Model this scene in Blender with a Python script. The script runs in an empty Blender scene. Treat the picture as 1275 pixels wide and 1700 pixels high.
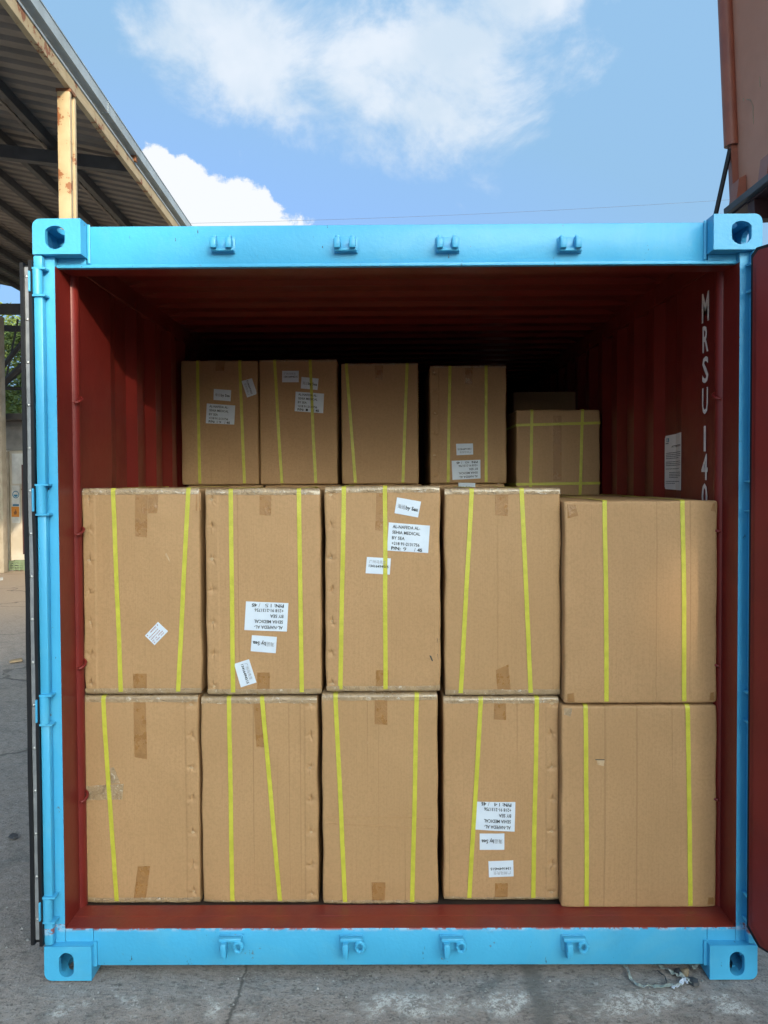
import bpy, bmesh, math, random
from mathutils import Vector, Matrix, noise
sc = bpy.context.scene
C = sc.collection
random.seed(7)
# ------------------------------------------------------------------ camera
F_PX = 1300.0
CAM = Vector((-0.032, -2.636, 1.7095))
YAW, PITCH, ROLL = -0.0053984, -0.0253742, -0.0052462
SHY = -19.48
_f = Vector((math.sin(YAW)*math.cos(PITCH), math.cos(YAW)*math.cos(PITCH), math.sin(PITCH)))
_r = Vector((math.cos(YAW), -math.sin(YAW), 0))
_u = _r.cross(_f)
_R = _r*math.cos(ROLL) + _u*math.sin(ROLL)
_U = -_r*math.sin(ROLL) + _u*math.cos(ROLL)
cam_d = bpy.data.cameras.new('camera'); cam = bpy.data.objects.new('camera', cam_d); C.objects.link(cam)
cam.matrix_world = Matrix(((_R.x, _U.x, -_f.x, CAM.x), (_R.y, _U.y, -_f.y, CAM.y), (_R.z, _U.z, -_f.z, CAM.z), (0, 0, 0, 1)))
cam_d.sensor_fit = 'VERTICAL'; cam_d.sensor_height = 36.0
cam_d.lens = 36.0*F_PX/1700.0
cam_d.shift_y = SHY/1700.0
cam_d.clip_start = 0.05; cam_d.clip_end = 3000
sc.camera = cam

def ray(px, py):
    return _f + _R*((px-637.5)/F_PX) - _U*((py-850-SHY)/F_PX)
def at(px, py, Y):
    v = ray(px, py); return CAM + v*((Y-CAM.y)/v.y)

# ------------------------------------------------------------------ sky, sun, exposure
SUN_TO = Vector((0.40, -1.0, 0.36)).normalized()
EL = math.asin(SUN_TO.z); AZ = math.atan2(SUN_TO.x, SUN_TO.y)
SKY_STRENGTH = 0.15
sc.view_settings.view_transform = 'Standard'; sc.view_settings.look = 'None'
sc.view_settings.gamma = 1; sc.view_settings.use_curve_mapping = False
sc.view_settings.exposure = 0.9
world = bpy.data.worlds.new('World'); sc.world = world; world.use_nodes = True
wt = world.node_tree; wn = wt.nodes; wl = wt.links
for n in list(wn): wn.remove(n)
def N(t, ty, **k):
    n = t.nodes.new(ty)
    for a, b in k.items(): setattr(n, a, b)
    return n
def mth(t, op, a, b=None, c=None, clamp=False):
    n = N(t, 'ShaderNodeMath', operation=op, use_clamp=clamp)
    for i, v in enumerate((a, b, c)):
        if v is None: continue
        if isinstance(v, (int, float)): n.inputs[i].default_value = v
        else: t.links.new(v, n.inputs[i])
    return n.outputs[0]
def smooth(t, v, lo, hi):
    n = N(t, 'ShaderNodeMapRange', interpolation_type='SMOOTHSTEP')
    t.links.new(v, n.inputs[0]); n.inputs[1].default_value = lo; n.inputs[2].default_value = hi
    return n.outputs[0]
def mixc(t, f, a, b, mode='MIX'):
    n = N(t, 'ShaderNodeMix', data_type='RGBA', blend_type=mode)
    for i, v in ((0, f), (6, a), (7, b)):
        if isinstance(v, (int, float)): n.inputs[i].default_value = v
        elif isinstance(v, (tuple, list)): n.inputs[i].default_value = (*v[:3], 1)
        else: t.links.new(v, n.inputs[i])
    return n.outputs[2]
def noi(t, vec, scale, detail=4, rough=.55, dist=0.0):
    n = N(t, 'ShaderNodeTexNoise'); n.inputs['Scale'].default_value = scale
    n.inputs['Detail'].default_value = detail; n.inputs['Roughness'].default_value = rough
    n.inputs['Distortion'].default_value = dist
    if vec is not None: t.links.new(vec, n.inputs['Vector'])
    return n.outputs['Fac']
out = N(wt, 'ShaderNodeOutputWorld'); bg = N(wt, 'ShaderNodeBackground'); bg.inputs[1].default_value = SKY_STRENGTH
sky = N(wt, 'ShaderNodeTexSky', sky_type='NISHITA', sun_disc=False)
sky.sun_elevation = EL; sky.sun_rotation = AZ
sky.air_density = 0.7; sky.dust_density = 8.0; sky.ozone_density = 1.0
tc = N(wt, 'ShaderNodeTexCoord'); D = tc.outputs['Generated']
def blob(px, py, r, amp):
    d = ray(px, py).normalized()
    dp = N(wt, 'ShaderNodeVectorMath', operation='DOT_PRODUCT'); wl.new(D, dp.inputs[0]); dp.inputs[1].default_value = d
    s = (r/F_PX)
    e = mth(wt, 'MULTIPLY', mth(wt, 'SUBTRACT', dp.outputs['Value'], 1.0), 1.0/(s*s)*1.6)
    return mth(wt, 'MULTIPLY', mth(wt, 'EXPONENT', e), amp)
def bsum(lst):
    a = None
    for b in lst:
        v = blob(*b); a = v if a is None else mth(wt, 'ADD', a, v)
    return a
soft = bsum([(320, 60, 90, .36), (380, 110, 60, .28), (300, -20, 90, .2), (420, 70, 60, .2), (480, 120, 80, .32), (570, 130, 80, .30), (650, 110, 100, .34), (640, 20, 60, .16), (760, 80, 120, .36), (870, 30, 110, .36), (980, 0, 70, .24), (800, 150, 100, .20), (700, 210, 90, .16), (850, 215, 50, .16), (430, 200, 70, .10), (700, -60, 200, .25)])
n1 = noi(wt, D, 6.5, 9, .60, .35)
dens_soft = smooth(wt, mth(wt, 'ADD', mth(wt, 'ADD', mth(wt, 'MULTIPLY', n1, 2.1), mth(wt, 'MULTIPLY', soft, .72)), -.84), .48, .98)
hard = bsum([(272, 300, 38, .46), (262, 345, 50, .42), (310, 355, 42, .40), (388, 352, 40, .42), (430, 372, 44, .36), (350, 395, 60, .4), (500, 388, 38, .28), (190, 380, 90, .4)])
n2 = noi(wt, D, 30, 7, .6, .2)
dens_hard = smooth(wt, mth(wt, 'ADD', mth(wt, 'MULTIPLY', n2, .75), hard), .60, .70)
dens = mth(wt, 'MAXIMUM', mth(wt, 'MULTIPLY', dens_soft, .84), mth(wt, 'MULTIPLY', dens_hard, .97))
sx = N(wt, 'ShaderNodeSeparateXYZ'); wl.new(D, sx.inputs[0])
dens = mth(wt, 'MULTIPLY', dens, smooth(wt, sx.outputs[2], -.02, .03))
skyc = mixc(wt, 1.0, sky.outputs[0], (.90, 1.15, 1.33), 'MULTIPLY')
skyc = mixc(wt, 1.0, skyc, (1.12, 1.98, 3.0), 'LIGHTEN')
cl_n = noi(wt, D, 9, 4)
cloudc = mixc(wt, smooth(wt, cl_n, .35, .65), (2.55, 2.95, 3.35), (3.2, 3.4, 3.65))
cloudc = mixc(wt, dens_hard, cloudc, (3.45, 3.55, 3.7))
wcol = mixc(wt, dens, skyc, cloudc)
wl.new(wcol, bg.inputs[0]); wl.new(bg.outputs[0], out.inputs[0])
sun_d = bpy.data.lights.new('sun', 'SUN'); sun = bpy.data.objects.new('sun', sun_d); C.objects.link(sun)
sun_d.energy = 2.0; sun_d.angle = math.radians(.55); sun_d.color = (1.0, .82, .60)
sun.rotation_euler = SUN_TO.to_track_quat('Z', 'Y').to_euler()

# ------------------------------------------------------------------ helpers
def tag(o, label=None, cat=None, group=None, kind=None):
    for k, v in (('label', label), ('category', cat), ('group', group), ('kind', kind)):
        if v: o[k] = v
    return o
def empty(name, loc=(0, 0, 0), rz=0, parent=None):
    o = bpy.data.objects.new(name, None); C.objects.link(o); o.location = loc; o.rotation_euler.z = rz
    o.empty_display_size = .1
    if parent: o.parent = parent
    return o
def link(name, me, m, parent=None, loc=(0, 0, 0)):
    o = bpy.data.objects.new(name, me); C.objects.link(o); o.location = loc
    if m and not me.materials: me.materials.append(m)
    if parent: o.parent = parent
    return o
class MB:
    def __init__(s): s.v = []; s.f = []
    def add(s, vs, fs):
        b = len(s.v); s.v += [tuple(p) for p in vs]; s.f += [tuple(b+i for i in f) for f in fs]; return s
    def box(s, x0, x1, y0, y1, z0, z1, M=None, b=0.0):
        if b <= 0:
            vs = [Vector((x, y, z)) for z in (z0, z1) for y in (y0, y1) for x in (x0, x1)]
            fs = [(0, 2, 3, 1), (4, 5, 7, 6), (0, 1, 5, 4), (2, 6, 7, 3), (0, 4, 6, 2), (1, 3, 7, 5)]
        else:
            bm = bmesh.new(); bmesh.ops.create_cube(bm, size=1)
            for v in bm.verts: v.co = Vector(((x0+x1)/2+v.co.x*(x1-x0), (y0+y1)/2+v.co.y*(y1-y0), (z0+z1)/2+v.co.z*(z1-z0)))
            bmesh.ops.bevel(bm, geom=bm.edges[:], offset=b, segments=2, profile=.5, affect='EDGES')
            bm.verts.index_update(); vs = [v.co.copy() for v in bm.verts]; fs = [[v.index for v in f.verts] for f in bm.faces]; bm.free()
        if M: vs = [M @ v for v in vs]
        return s.add(vs, fs)
    def tube(s, a, b, r, n=12, r2=None, cap=True):
        a = Vector(a); b = Vector(b); d = (b-a).normalized(); r2 = r if r2 is None else r2
        p = d.orthogonal().normalized(); q = d.cross(p)
        vs = [c + (p*math.cos(2*math.pi*i/n)+q*math.sin(2*math.pi*i/n))*rr for c, rr in ((a, r), (b, r2)) for i in range(n)]
        fs = [(i, (i+1) % n, n+(i+1) % n, n+i) for i in range(n)]
        if cap: fs += [tuple(range(n-1, -1, -1)), tuple(range(n, 2*n))]
        return s.add(vs, fs)
    def path(s, pts, r, n=8):
        pts = [Vector(p) for p in pts]
        rings = []
        for i, p in enumerate(pts):
            d = (pts[min(i+1, len(pts)-1)]-pts[max(i-1, 0)]).normalized()
            a = d.cross(Vector((.13, .31, .94))).normalized(); b = d.cross(a)
            rings.append([p+(a*math.cos(2*math.pi*k/n)+b*math.sin(2*math.pi*k/n))*r for k in range(n)])
        vs = [v for r_ in rings for v in r_]; fs = []
        for i in range(len(pts)-1):
            for k in range(n): fs.append((i*n+k, i*n+(k+1) % n, (i+1)*n+(k+1) % n, (i+1)*n+k))
        fs += [tuple(range(n-1, -1, -1)), tuple((len(pts)-1)*n+k for k in range(n))]
        return s.add(vs, fs)
    def prism(s, poly, d):   # poly list of 3D points, extruded by vector d
        n = len(poly); d = Vector(d); vs = [Vector(p) for p in poly]+[Vector(p)+d for p in poly]
        fs = [tuple(range(n-1, -1, -1)), tuple(range(n, 2*n))]+[(i, (i+1) % n, n+(i+1) % n, n+i) for i in range(n)]
        return s.add(vs, fs)
    def mesh(s, name='m', sm=False, norm=True):
        me = bpy.data.meshes.new(name); me.from_pydata(s.v, [], s.f); me.validate()
        if norm:
            bm = bmesh.new(); bm.from_mesh(me); bmesh.ops.recalc_face_normals(bm, faces=bm.faces[:]); bm.to_mesh(me); bm.free()
        if sm: me.polygons.foreach_set('use_smooth', [True]*len(me.polygons))
        me.update(); return me
    def build(s, name, m, parent=None, loc=(0, 0, 0), sm=False):
        L = Vector(loc)
        if L.length: s.v = [tuple(Vector(v)-L) for v in s.v]
        return link(name, s.mesh(name, sm), m, parent, loc)
def smooth_by_angle(o, ang=35):
    me = o.data; me.polygons.foreach_set('use_smooth', [True]*len(me.polygons))
    bm = bmesh.new(); bm.from_mesh(me)
    for e in bm.edges:
        if len(e.link_faces) == 2 and e.calc_face_angle(0) > math.radians(ang): e.smooth = False
    bm.to_mesh(me); bm.free()
def boolean(me, cutters):
    o = bpy.data.objects.new('tmp', me); C.objects.link(o); objs = [o]
    for c in cutters:
        k = bpy.data.objects.new('tmpc', c); C.objects.link(k); objs.append(k)
        md = o.modifiers.new('b', 'BOOLEAN'); md.operation = 'DIFFERENCE'; md.solver = 'EXACT'; md.object = k
    dg = bpy.context.evaluated_depsgraph_get(); dg.update()
    r = bpy.data.meshes.new_from_object(o.evaluated_get(dg)); r.materials.clear()
    for x in objs: bpy.data.objects.remove(x)
    return r

# ------------------------------------------------------------------ materials
MATS = {}
def newmat(name):
    m = bpy.data.materials.new(name); m.use_nodes = True; t = m.node_tree
    b = t.nodes['Principled BSDF']; MATS[name] = m
    tcn = N(t, 'ShaderNodeTexCoord')
    return m, t, b, tcn.outputs['Object']
def bump(t, b, h, strength, dist=.01):
    n = N(t, 'ShaderNodeBump'); n.inputs['Strength'].default_value = strength; n.inputs['Distance'].default_value = dist
    t.links.new(h, n.inputs['Height']); t.links.new(n.outputs[0], b.inputs['Normal']); return n
def paint(name, c1, c2=None, rough=.5, metal=0, nscale=6, bs=.15, bscale=60, chip=None, chip_t=.72, chip_scale=14, coat=0, spec=.5):
    m, t, b, V = newmat(name)
    c2 = c2 or tuple(x*.8 for x in c1)
    geo = N(t, 'ShaderNodeNewGeometry').outputs['Position']
    col = mixc(t, smooth(t, noi(t, geo, nscale, 6), .35, .68), c1, c2)
    if chip:
        cm = smooth(t, noi(t, geo, chip_scale, 6, .7), chip_t, chip_t+.02)
        col = mixc(t, cm, col, chip)
    t.links.new(col, b.inputs['Base Color'])
    r = mth(t, 'ADD', mth(t, 'MULTIPLY', noi(t, geo, nscale*2.3, 4), .25), rough-.12)
    t.links.new(r, b.inputs['Roughness']); b.inputs['Metallic'].default_value = metal
    b.inputs['Coat Weight'].default_value = coat; b.inputs['Specular IOR Level'].default_value = spec
    if bs: bump(t, b, noi(t, geo, bscale, 3), bs, .004)
    return m
def blue_mat():
    m, t, b, V = newmat('blue_paint')
    geo = N(t, 'ShaderNodeNewGeometry').outputs['Position']
    col = mixc(t, smooth(t, noi(t, geo, 5, 6), .3, .7), (.052, .355, .60), (.058, .38, .635))
    dirt = smooth(t, noi(t, geo, 2.2, 7, .7), .55, .8)
    col = mixc(t, mth(t, 'MULTIPLY', dirt, .38), col, (.06, .22, .33))
    mp = N(t, 'ShaderNodeMapping'); t.links.new(geo, mp.inputs[0]); mp.inputs['Scale'].default_value = (1.6, 1, .55)
    chips = smooth(t, noi(t, mp.outputs[0], 26, 5, .75), .672, .69)
    col = mixc(t, chips, col, (.03, .045, .07))
    rust = smooth(t, noi(t, geo, 15, 8, .75), .655, .68)
    col = mixc(t, mth(t, 'MULTIPLY', rust, .8), col, (.13, .055, .025))
    fade = smooth(t, noi(t, geo, 3.4, 8, .72, .8), .50, .66)
    col = mixc(t, mth(t, 'MULTIPLY', fade, .22), col, (.13, .43, .58))
    mps = N(t, 'ShaderNodeMapping'); t.links.new(geo, mps.inputs[0]); mps.inputs['Scale'].default_value = (9, 1, 70); mps.inputs['Rotation'].default_value = (0, .25, 0)
    col = mixc(t, mth(t, 'MULTIPLY', smooth(t, noi(t, mps.outputs[0], 1.0, 3, .6), .72, .75), .5), col, (.03, .09, .14))
    s = N(t, 'ShaderNodeSeparateXYZ'); t.links.new(geo, s.inputs[0])
    # scuffed arris of the sill where cargo is dragged over it
    edge = mth(t, 'MULTIPLY', smooth(t, s.outputs[2], .149, .162), mth(t, 'LESS_THAN', s.outputs[2], .18))
    scf = mth(t, 'MULTIPLY', edge, smooth(t, noi(t, geo, 30, 5, .7), .46, .56))
    col = mixc(t, mth(t, 'MULTIPLY', scf, .6), col, (.42, .5, .62))
    scf2 = mth(t, 'MULTIPLY', smooth(t, s.outputs[2], .154, .163), smooth(t, noi(t, geo, 17, 6, .75), .50, .54))
    scf2 = mth(t, 'MULTIPLY', scf2, mth(t, 'LESS_THAN', s.outputs[2], .18))
    col = mixc(t, scf2, col, (.28, .07, .06))
    t.links.new(col, b.inputs['Base Color']); b.inputs['Roughness'].default_value = .42
    h = mth(t, 'ADD', noi(t, geo, 90, 3), mth(t, 'MULTIPLY', noi(t, geo, 9, 3), 2.0))
    bump(t, b, h, .22, .004)
    return m
M_blue = blue_mat()
M_red = paint('red_paint', (.175, .019, .015), (.14, .016, .013), spec=.35, rough=.36, nscale=4, bs=.15, bscale=40, chip=(.36, .2, .17), chip_t=.745, chip_scale=22)
M_redsill = paint('red_threshold', (.20, .026, .015), (.16, .024, .021), rough=.45, nscale=7, bs=.3, bscale=50, chip=(.42, .26, .25), chip_t=.72, chip_scale=13)
M_floor = paint('plywood_floor', (.05, .03, .02), (.03, .02, .015), rough=.7)
M_black = paint('black_rubber', (.006, .0065, .009), (.009, .009, .011), spec=.3, rough=.5, bs=.2)
M_alu = paint('galvanised_strip', (.30, .31, .33), (.22, .23, .25), rough=.42, metal=.35, nscale=20)
M_rivet = paint('rivet_steel', (.6, .6, .6), rough=.3, metal=.8)
M_white = paint('white_lettering', (.80, .72, .68), (.66, .60, .57), rough=.6, nscale=30)
M_sticker = paint('sticker_vinyl', (.82, .80, .76), (.76, .73, .69), rough=.5, bs=.05)
M_ink = paint('black_ink', (.018, .018, .015), (.03, .03, .035), rough=.6, bs=0)
M_inkgrey = paint('grey_ink', (.2, .2, .22), rough=.6, bs=0)
M_inkred = paint('red_ink', (.34, .19, .18), rough=.6, bs=0)
M_starblue = paint('pale_blue_print', (.06, .28, .38), rough=.5, bs=0)
M_paper = paint('label_paper', (.58, .64, .72), (.54, .60, .69), rough=.5, nscale=25, bs=.08, bscale=30)
M_cream = paint('cream_paint', (.47, .35, .20), (.39, .28, .15), rough=.6, nscale=5, chip=(.25, .09, .03), chip_t=.575, chip_scale=5)
M_gutter = paint('galvanised_gutter', (.42, .45, .45), (.33, .35, .34), rough=.45, metal=.2, nscale=3)
M_shedroof = paint('shed_roof_sheet', (.21, .175, .15), (.16, .135, .115), rough=.6, nscale=2.5)
M_shedsteel = paint('dark_steel', (.07, .065, .065), (.05, .045, .045), rough=.6, nscale=5)
M_rust = paint('rusty_steel', (.28, .11, .04), (.16, .06, .03), rough=.8, nscale=12)
M_orange = paint('orange_red_steel', (.30, .085, .045), (.24, .065, .038), rough=.5, nscale=6, chip=(.4, .25, .2), chip_t=.76, chip_scale=7)
M_brownwall = paint('faded_red_steel', (.55, .235, .15), (.47, .195, .12), spec=.2, rough=.8, nscale=2, chip=(.42, .3, .25), chip_t=.755, chip_scale=9)
M_maroon = paint('maroon_steel', (.07, .02, .015), (.05, .015, .018), rough=.6)
M_concpost = paint('concrete_post_render', (.42, .36, .28), (.32, .27, .2), rough=.85, nscale=4, bs=.3)
M_whitewall = paint('whitewash', (.68, .63, .54), (.54, .48, .38), rough=.85, nscale=2.2, bs=.25, chip=(.34, .22, .14), chip_t=.68, chip_scale=4)
M_greywall = paint('grey_cladding', (.27, .26, .24), (.2, .19, .18), rough=.7)
M_signwhite = paint('sign_white', (.75, .75, .72), rough=.5, bs=0)
M_signblue = paint('sign_blue', (.02, .2, .36), rough=.5, bs=0)
M_signorange = paint('sign_orange', (.75, .28, .03), rough=.6, bs=0)
M_crate = paint('green_plastic', (.18, .24, .14), rough=.6)
M_rubbish = paint('torn_plastic', (.38, .38, .36), (.2, .19, .18), rough=.7, nscale=12)
M_bark = paint('bark', (.09, .07, .05), rough=.9, bs=.5)
M_strapscrap = paint('dirty_plastic_film', (.20, .25, .23), (.30, .33, .32), rough=.35, nscale=40)
M_darkscrap = paint('dark_rubber_scrap', (.035, .038, .042), (.06, .06, .065), rough=.6, nscale=40)
M_cardscrap = paint('card_scrap', (.32, .24, .15), rough=.9, nscale=30)
M_plant = paint('grey_render', (.3, .3, .29), rough=.9)

def leaf_mat(name, a, b_):
    m, t, b, V = newmat(name)
    oi = N(t, 'ShaderNodeNewGeometry')
    col = mixc(t, noi(t, oi.outputs['Position'], 3, 4), a, b_)
    t.links.new(col, b.inputs['Base Color']); b.inputs['Roughness'].default_value = .6
    b.inputs['Transmission Weight'].default_value = 0; b.inputs['Subsurface Weight'].default_value = 0
    return m
M_leaf = leaf_mat('tree_leaves', (.22, .28, .055), (.09, .13, .03))

def cardboard_mat():
    m, t, b, V = newmat('cardboard')
    oi = N(t, 'ShaderNodeObjectInfo')
    base = mixc(t, smooth(t, noi(t, V, 3.2, 5), .3, .7), (.425, .247, .120), (.385, .222, .105))
    base = mixc(t, mth(t, 'MULTIPLY', oi.outputs['Random'], .7), base, (.375, .220, .102))
    # paper fibre mottling
    mott = noi(t, V, 110, 3, .7)
    base = mixc(t, smooth(t, mott, .42, .64), base, mixc(t, .5, base, (.31, .19, .085)))
    # faint vertical flutes of the corrugated board
    mp = N(t, 'ShaderNodeMapping'); t.links.new(V, mp.inputs[0]); mp.inputs['Scale'].default_value = (1, 0, .012)
    fl = noi(t, mp.outputs[0], 260, 2, .6)
    base = mixc(t, mth(t, 'MULTIPLY', smooth(t, fl, .4, .7), .20), base, (.30, .18, .08))
    # occasional long score lines
    mp2 = N(t, 'ShaderNodeMapping'); t.links.new(V, mp2.inputs[0]); mp2.inputs['Scale'].default_value = (1, 0, .004)
    cm = N(t, 'ShaderNodeCombineXYZ'); t.links.new(oi.outputs['Random'], cm.inputs[1])
    ad = N(t, 'ShaderNodeVectorMath', operation='ADD'); t.links.new(mp2.outputs[0], ad.inputs[0])
    sc_ = N(t, 'ShaderNodeVectorMath', operation='SCALE'); t.links.new(cm.outputs[0], sc_.inputs[0]); sc_.inputs['Scale'].default_value = 40
    t.links.new(sc_.outputs[0], ad.inputs[1])
    ln = noi(t, ad.outputs[0], 70, 1, .4)
    lines = smooth(t, ln, .70, .735)
    base = mixc(t, mth(t, 'MULTIPLY', lines, .35), base, (.23, .13, .055))
    # water and handling stains, scuffs
    st = smooth(t, noi(t, V, 2.1, 6, .65, .6), .58, .72)
    base = mixc(t, mth(t, 'MULTIPLY', st, .22), base, (.26, .155, .07))
    sf = smooth(t, noi(t, V, 16, 8, .75), .70, .74)
    base = mixc(t, mth(t, 'MULTIPLY', sf, .4), base, (.52, .38, .24))
    t.links.new(base, b.inputs['Base Color']); b.inputs['Roughness'].default_value = .62
    b.inputs['Specular IOR Level'].default_value = .35
    h = mth(t, 'ADD', mth(t, 'MULTIPLY', fl, .5), mth(t, 'ADD', mth(t, 'MULTIPLY', noi(t, V, 12, 5, .6), 2.2), mth(t, 'MULTIPLY', lines, -1.0)))
    h = mth(t, 'ADD', h, mth(t, 'MULTIPLY', mott, .35))
    bump(t, b, h, .28, .004)
    return m
M_card = cardboard_mat()
def tape_mat(name, c, rough=.22, bs=.6, scale=35, coat=.6):
    m, t, b, V = newmat(name)
    col = mixc(t, smooth(t, noi(t, V, 25, 5), .3, .7), c, tuple(x*.86 for x in c))
    if bs > .8:
        col = mixc(t, mth(t, 'MULTIPLY', smooth(t, noi(t, V, 38, 7, .78, 1.8), .58, .61), .6), col, (.66, .60, .52))  # whitish flecks painted in as tape glints and frosted air bubbles
    wr = noi(t, V, scale, 5, .65, 2.2)
    gl = smooth(t, noi(t, V, 14, 5, .7), .50, .60)
    t.links.new(col, b.inputs['Base Color'])
    t.links.new(mth(t, 'SUBTRACT', rough+.25, mth(t, 'MULTIPLY', gl, .3)), b.inputs['Roughness'])
    b.inputs['Coat Weight'].default_value = coat; b.inputs['Coat Roughness'].default_value = .12
    bump(t, b, wr, bs, .012)
    return m
M_tape = tape_mat('brown_tape', (.30, .15, .05), bs=.25, coat=.12)
M_clear = tape_mat('clear_tape_over_card', (.39, .265, .145), bs=1.0, scale=26, coat=1.0)
M_strap = paint('lime_strapping', (.49, .46, .045), (.41, .385, .036), rough=.38, nscale=30, bs=.35, bscale=220)
M_dent = paint('torn_card', (.50, .36, .22), (.40, .27, .15), rough=.8, nscale=60)
M_mark = paint('black_scuff', (.05, .05, .045), rough=.8, bs=0)

def ground_mat():
    m, t, b, V = newmat('worn_concrete')
    g = N(t, 'ShaderNodeNewGeometry').outputs['Position']
    big = noi(t, g, .55, 6, .6)
    col = mixc(t, smooth(t, big, .3, .7), (.335, .292, .262), (.262, .23, .21))
    med = noi(t, g, 5, 8, .68, .6)
    col = mixc(t, smooth(t, med, .48, .72), col, (.17, .164, .155))
    mp = N(t, 'ShaderNodeMapping'); t.links.new(g, mp.inputs[0]); mp.inputs['Rotation'].default_value = (0, 0, .7); mp.inputs['Scale'].default_value = (1, 1.9, 1)
    brush = noi(t, mp.outputs[0], 18, 6, .7)
    col = mixc(t, mth(t, 'MULTIPLY', smooth(t, brush, .45, .7), .45), col, (.34, .33, .315))
    speck = noi(t, g, 95, 3, .75)
    col = mixc(t, mth(t, 'MULTIPLY', smooth(t, speck, .545, .62), .6), col, (.07, .068, .064))
    sp2 = noi(t, g, 48, 4, .7)
    col = mixc(t, mth(t, 'MULTIPLY', smooth(t, sp2, .60, .66), .7), col, (.06, .056, .05))
    col = mixc(t, mth(t, 'MULTIPLY', smooth(t, noi(t, g, 24, 9, .85), .47, .58), .50), col, (.15, .137, .122))
    col = mixc(t, mth(t, 'MULTIPLY', smooth(t, noi(t, g, 60, 5, .8), .56, .66), .45), col, (.46, .44, .41))
    col = mixc(t, mth(t, 'MULTIPLY', smooth(t, noi(t, g, 140, 3, .7), .60, .68), .6), col, (.40, .39, .37))
    # laitance / lime stains (white) patches
    w1 = smooth(t, noi(t, g, 2.2, 5, .6), .52, .62)
    w2 = smooth(t, noi(t, mp.outputs[0], 26, 8, .8), .55, .60)
    wv = mth(t, 'MULTIPLY', w1, w2)
    sp = N(t, 'ShaderNodeSeparateXYZ'); t.links.new(g, sp.inputs[0])
    # spilt lime along the front of the container
    dy = mth(t, 'ABSOLUTE', mth(t, 'ADD', sp.outputs[1], .115))
    band = mth(t, 'MULTIPLY', smooth(t, mth(t, 'SUBTRACT', .085, dy), 0, .05), smooth(t, noi(t, g, 3.9, 4, .6), .50, .60))
    w3 = smooth(t, noi(t, g, 48, 10, .9), .49, .53)
    col = mixc(t, mth(t, 'MULTIPLY', wv, .55), col, (.46, .45, .43))
    col = mixc(t, mth(t, 'MULTIPLY', mth(t, 'MULTIPLY', band, w3), .9), col, (.66, .65, .62))
    # a long crack and a wide worn joint running in under the container
    for x0_, w_, k_, dk in ((-.545, .006, .05, (.07, .066, .06)), (.455, .034, .05, (.13, .125, .115))):
        wob = mth(t, 'MULTIPLY', mth(t, 'SUBTRACT', noi(t, g, 6 if w_ < .01 else 9, 6, .7), .5), k_*2)
        dd = mth(t, 'ABSOLUTE', mth(t, 'ADD', mth(t, 'SUBTRACT', sp.outputs[0], x0_), wob))
        col = mixc(t, mth(t, 'MULTIPLY', mth(t, 'SUBTRACT', 1.0, smooth(t, dd, w_*.4, w_*1.5)), .75), col, dk)
    # browner far yard, its colour lifted to stand in for sunlight
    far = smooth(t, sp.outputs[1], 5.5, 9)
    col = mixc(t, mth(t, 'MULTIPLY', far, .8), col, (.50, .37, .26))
    # cracks
    vor = N(t, 'ShaderNodeTexVoronoi', feature='DISTANCE_TO_EDGE'); vor.inputs['Scale'].default_value = .42
    wv_ = N(t, 'ShaderNodeVectorMath', operation='ADD'); t.links.new(g, wv_.inputs[0])
    nn = N(t, 'ShaderNodeTexNoise'); nn.inputs['Scale'].default_value = 2.2; nn.inputs['Detail'].default_value = 6; t.links.new(g, nn.inputs['Vector'])
    s2 = N(t, 'ShaderNodeVectorMath', operation='SCALE'); t.links.new(nn.outputs['Color'], s2.inputs[0]); s2.inputs['Scale'].default_value = .5
    t.links.new(s2.outputs[0], wv_.inputs[1]); t.links.new(wv_.outputs[0], vor.inputs['Vector'])
    cr = mth(t, 'SUBTRACT', 1.0, smooth(t, vor.outputs['Distance'], .002, .009))
    col = mixc(t, mth(t, 'MULTIPLY', mth(t, 'MULTIPLY', cr, .55), smooth(t, sp.outputs[1], .3, 1.2)), col, (.05, .047, .043))
    t.links.new(col, b.inputs['Base Color']); b.inputs['Roughness'].default_value = .85
    h = mth(t, 'ADD', mth(t, 'MULTIPLY', med, 1.4), mth(t, 'ADD', mth(t, 'MULTIPLY', speck, .35), mth(t, 'MULTIPLY', brush, .6)))
    h = mth(t, 'SUBTRACT', h, mth(t, 'MULTIPLY', mth(t, 'MULTIPLY', cr, 1.0), smooth(t, sp.outputs[1], .3, 1.2)))
    bump(t, b, h, .7, .012)
    return m
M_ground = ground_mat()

# ------------------------------------------------------------------ ground
def ground():
    # denser mesh near the camera, with slight real unevenness, then a huge skirt
    xs = [-1500, -300, -80, -30, -15]+[-10+i*.25 for i in range(81)]+[15, 30, 80, 300, 1500]
    ys = [-1500, -300, -80, -30, -12, -6]+[-4+i*.25 for i in range(81)]+[20, 40, 90, 300, 1500]
    v = []
    for y in ys:
        for x in xs:
            z = 0
            if -10 < x < 10 and -4 < y < 16:
                z = (noise.noise(Vector((x*.5, y*.5, 3)))*.012-.006)
                if -1.5 < x < 1.5 and -.3 < y < 6.5: z = min(z, -.002)
            v.append((x, y, z-.002))
    nx = len(xs)
    f = [(j*nx+i, j*nx+i+1, (j+1)*nx+i+1, (j+1)*nx+i) for j in range(len(ys)-1) for i in range(nx-1)]
    me = bpy.data.meshes.new('ground'); me.from_pydata(v, [], f); me.update()
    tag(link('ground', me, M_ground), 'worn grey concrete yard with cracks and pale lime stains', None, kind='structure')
ground()

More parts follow.
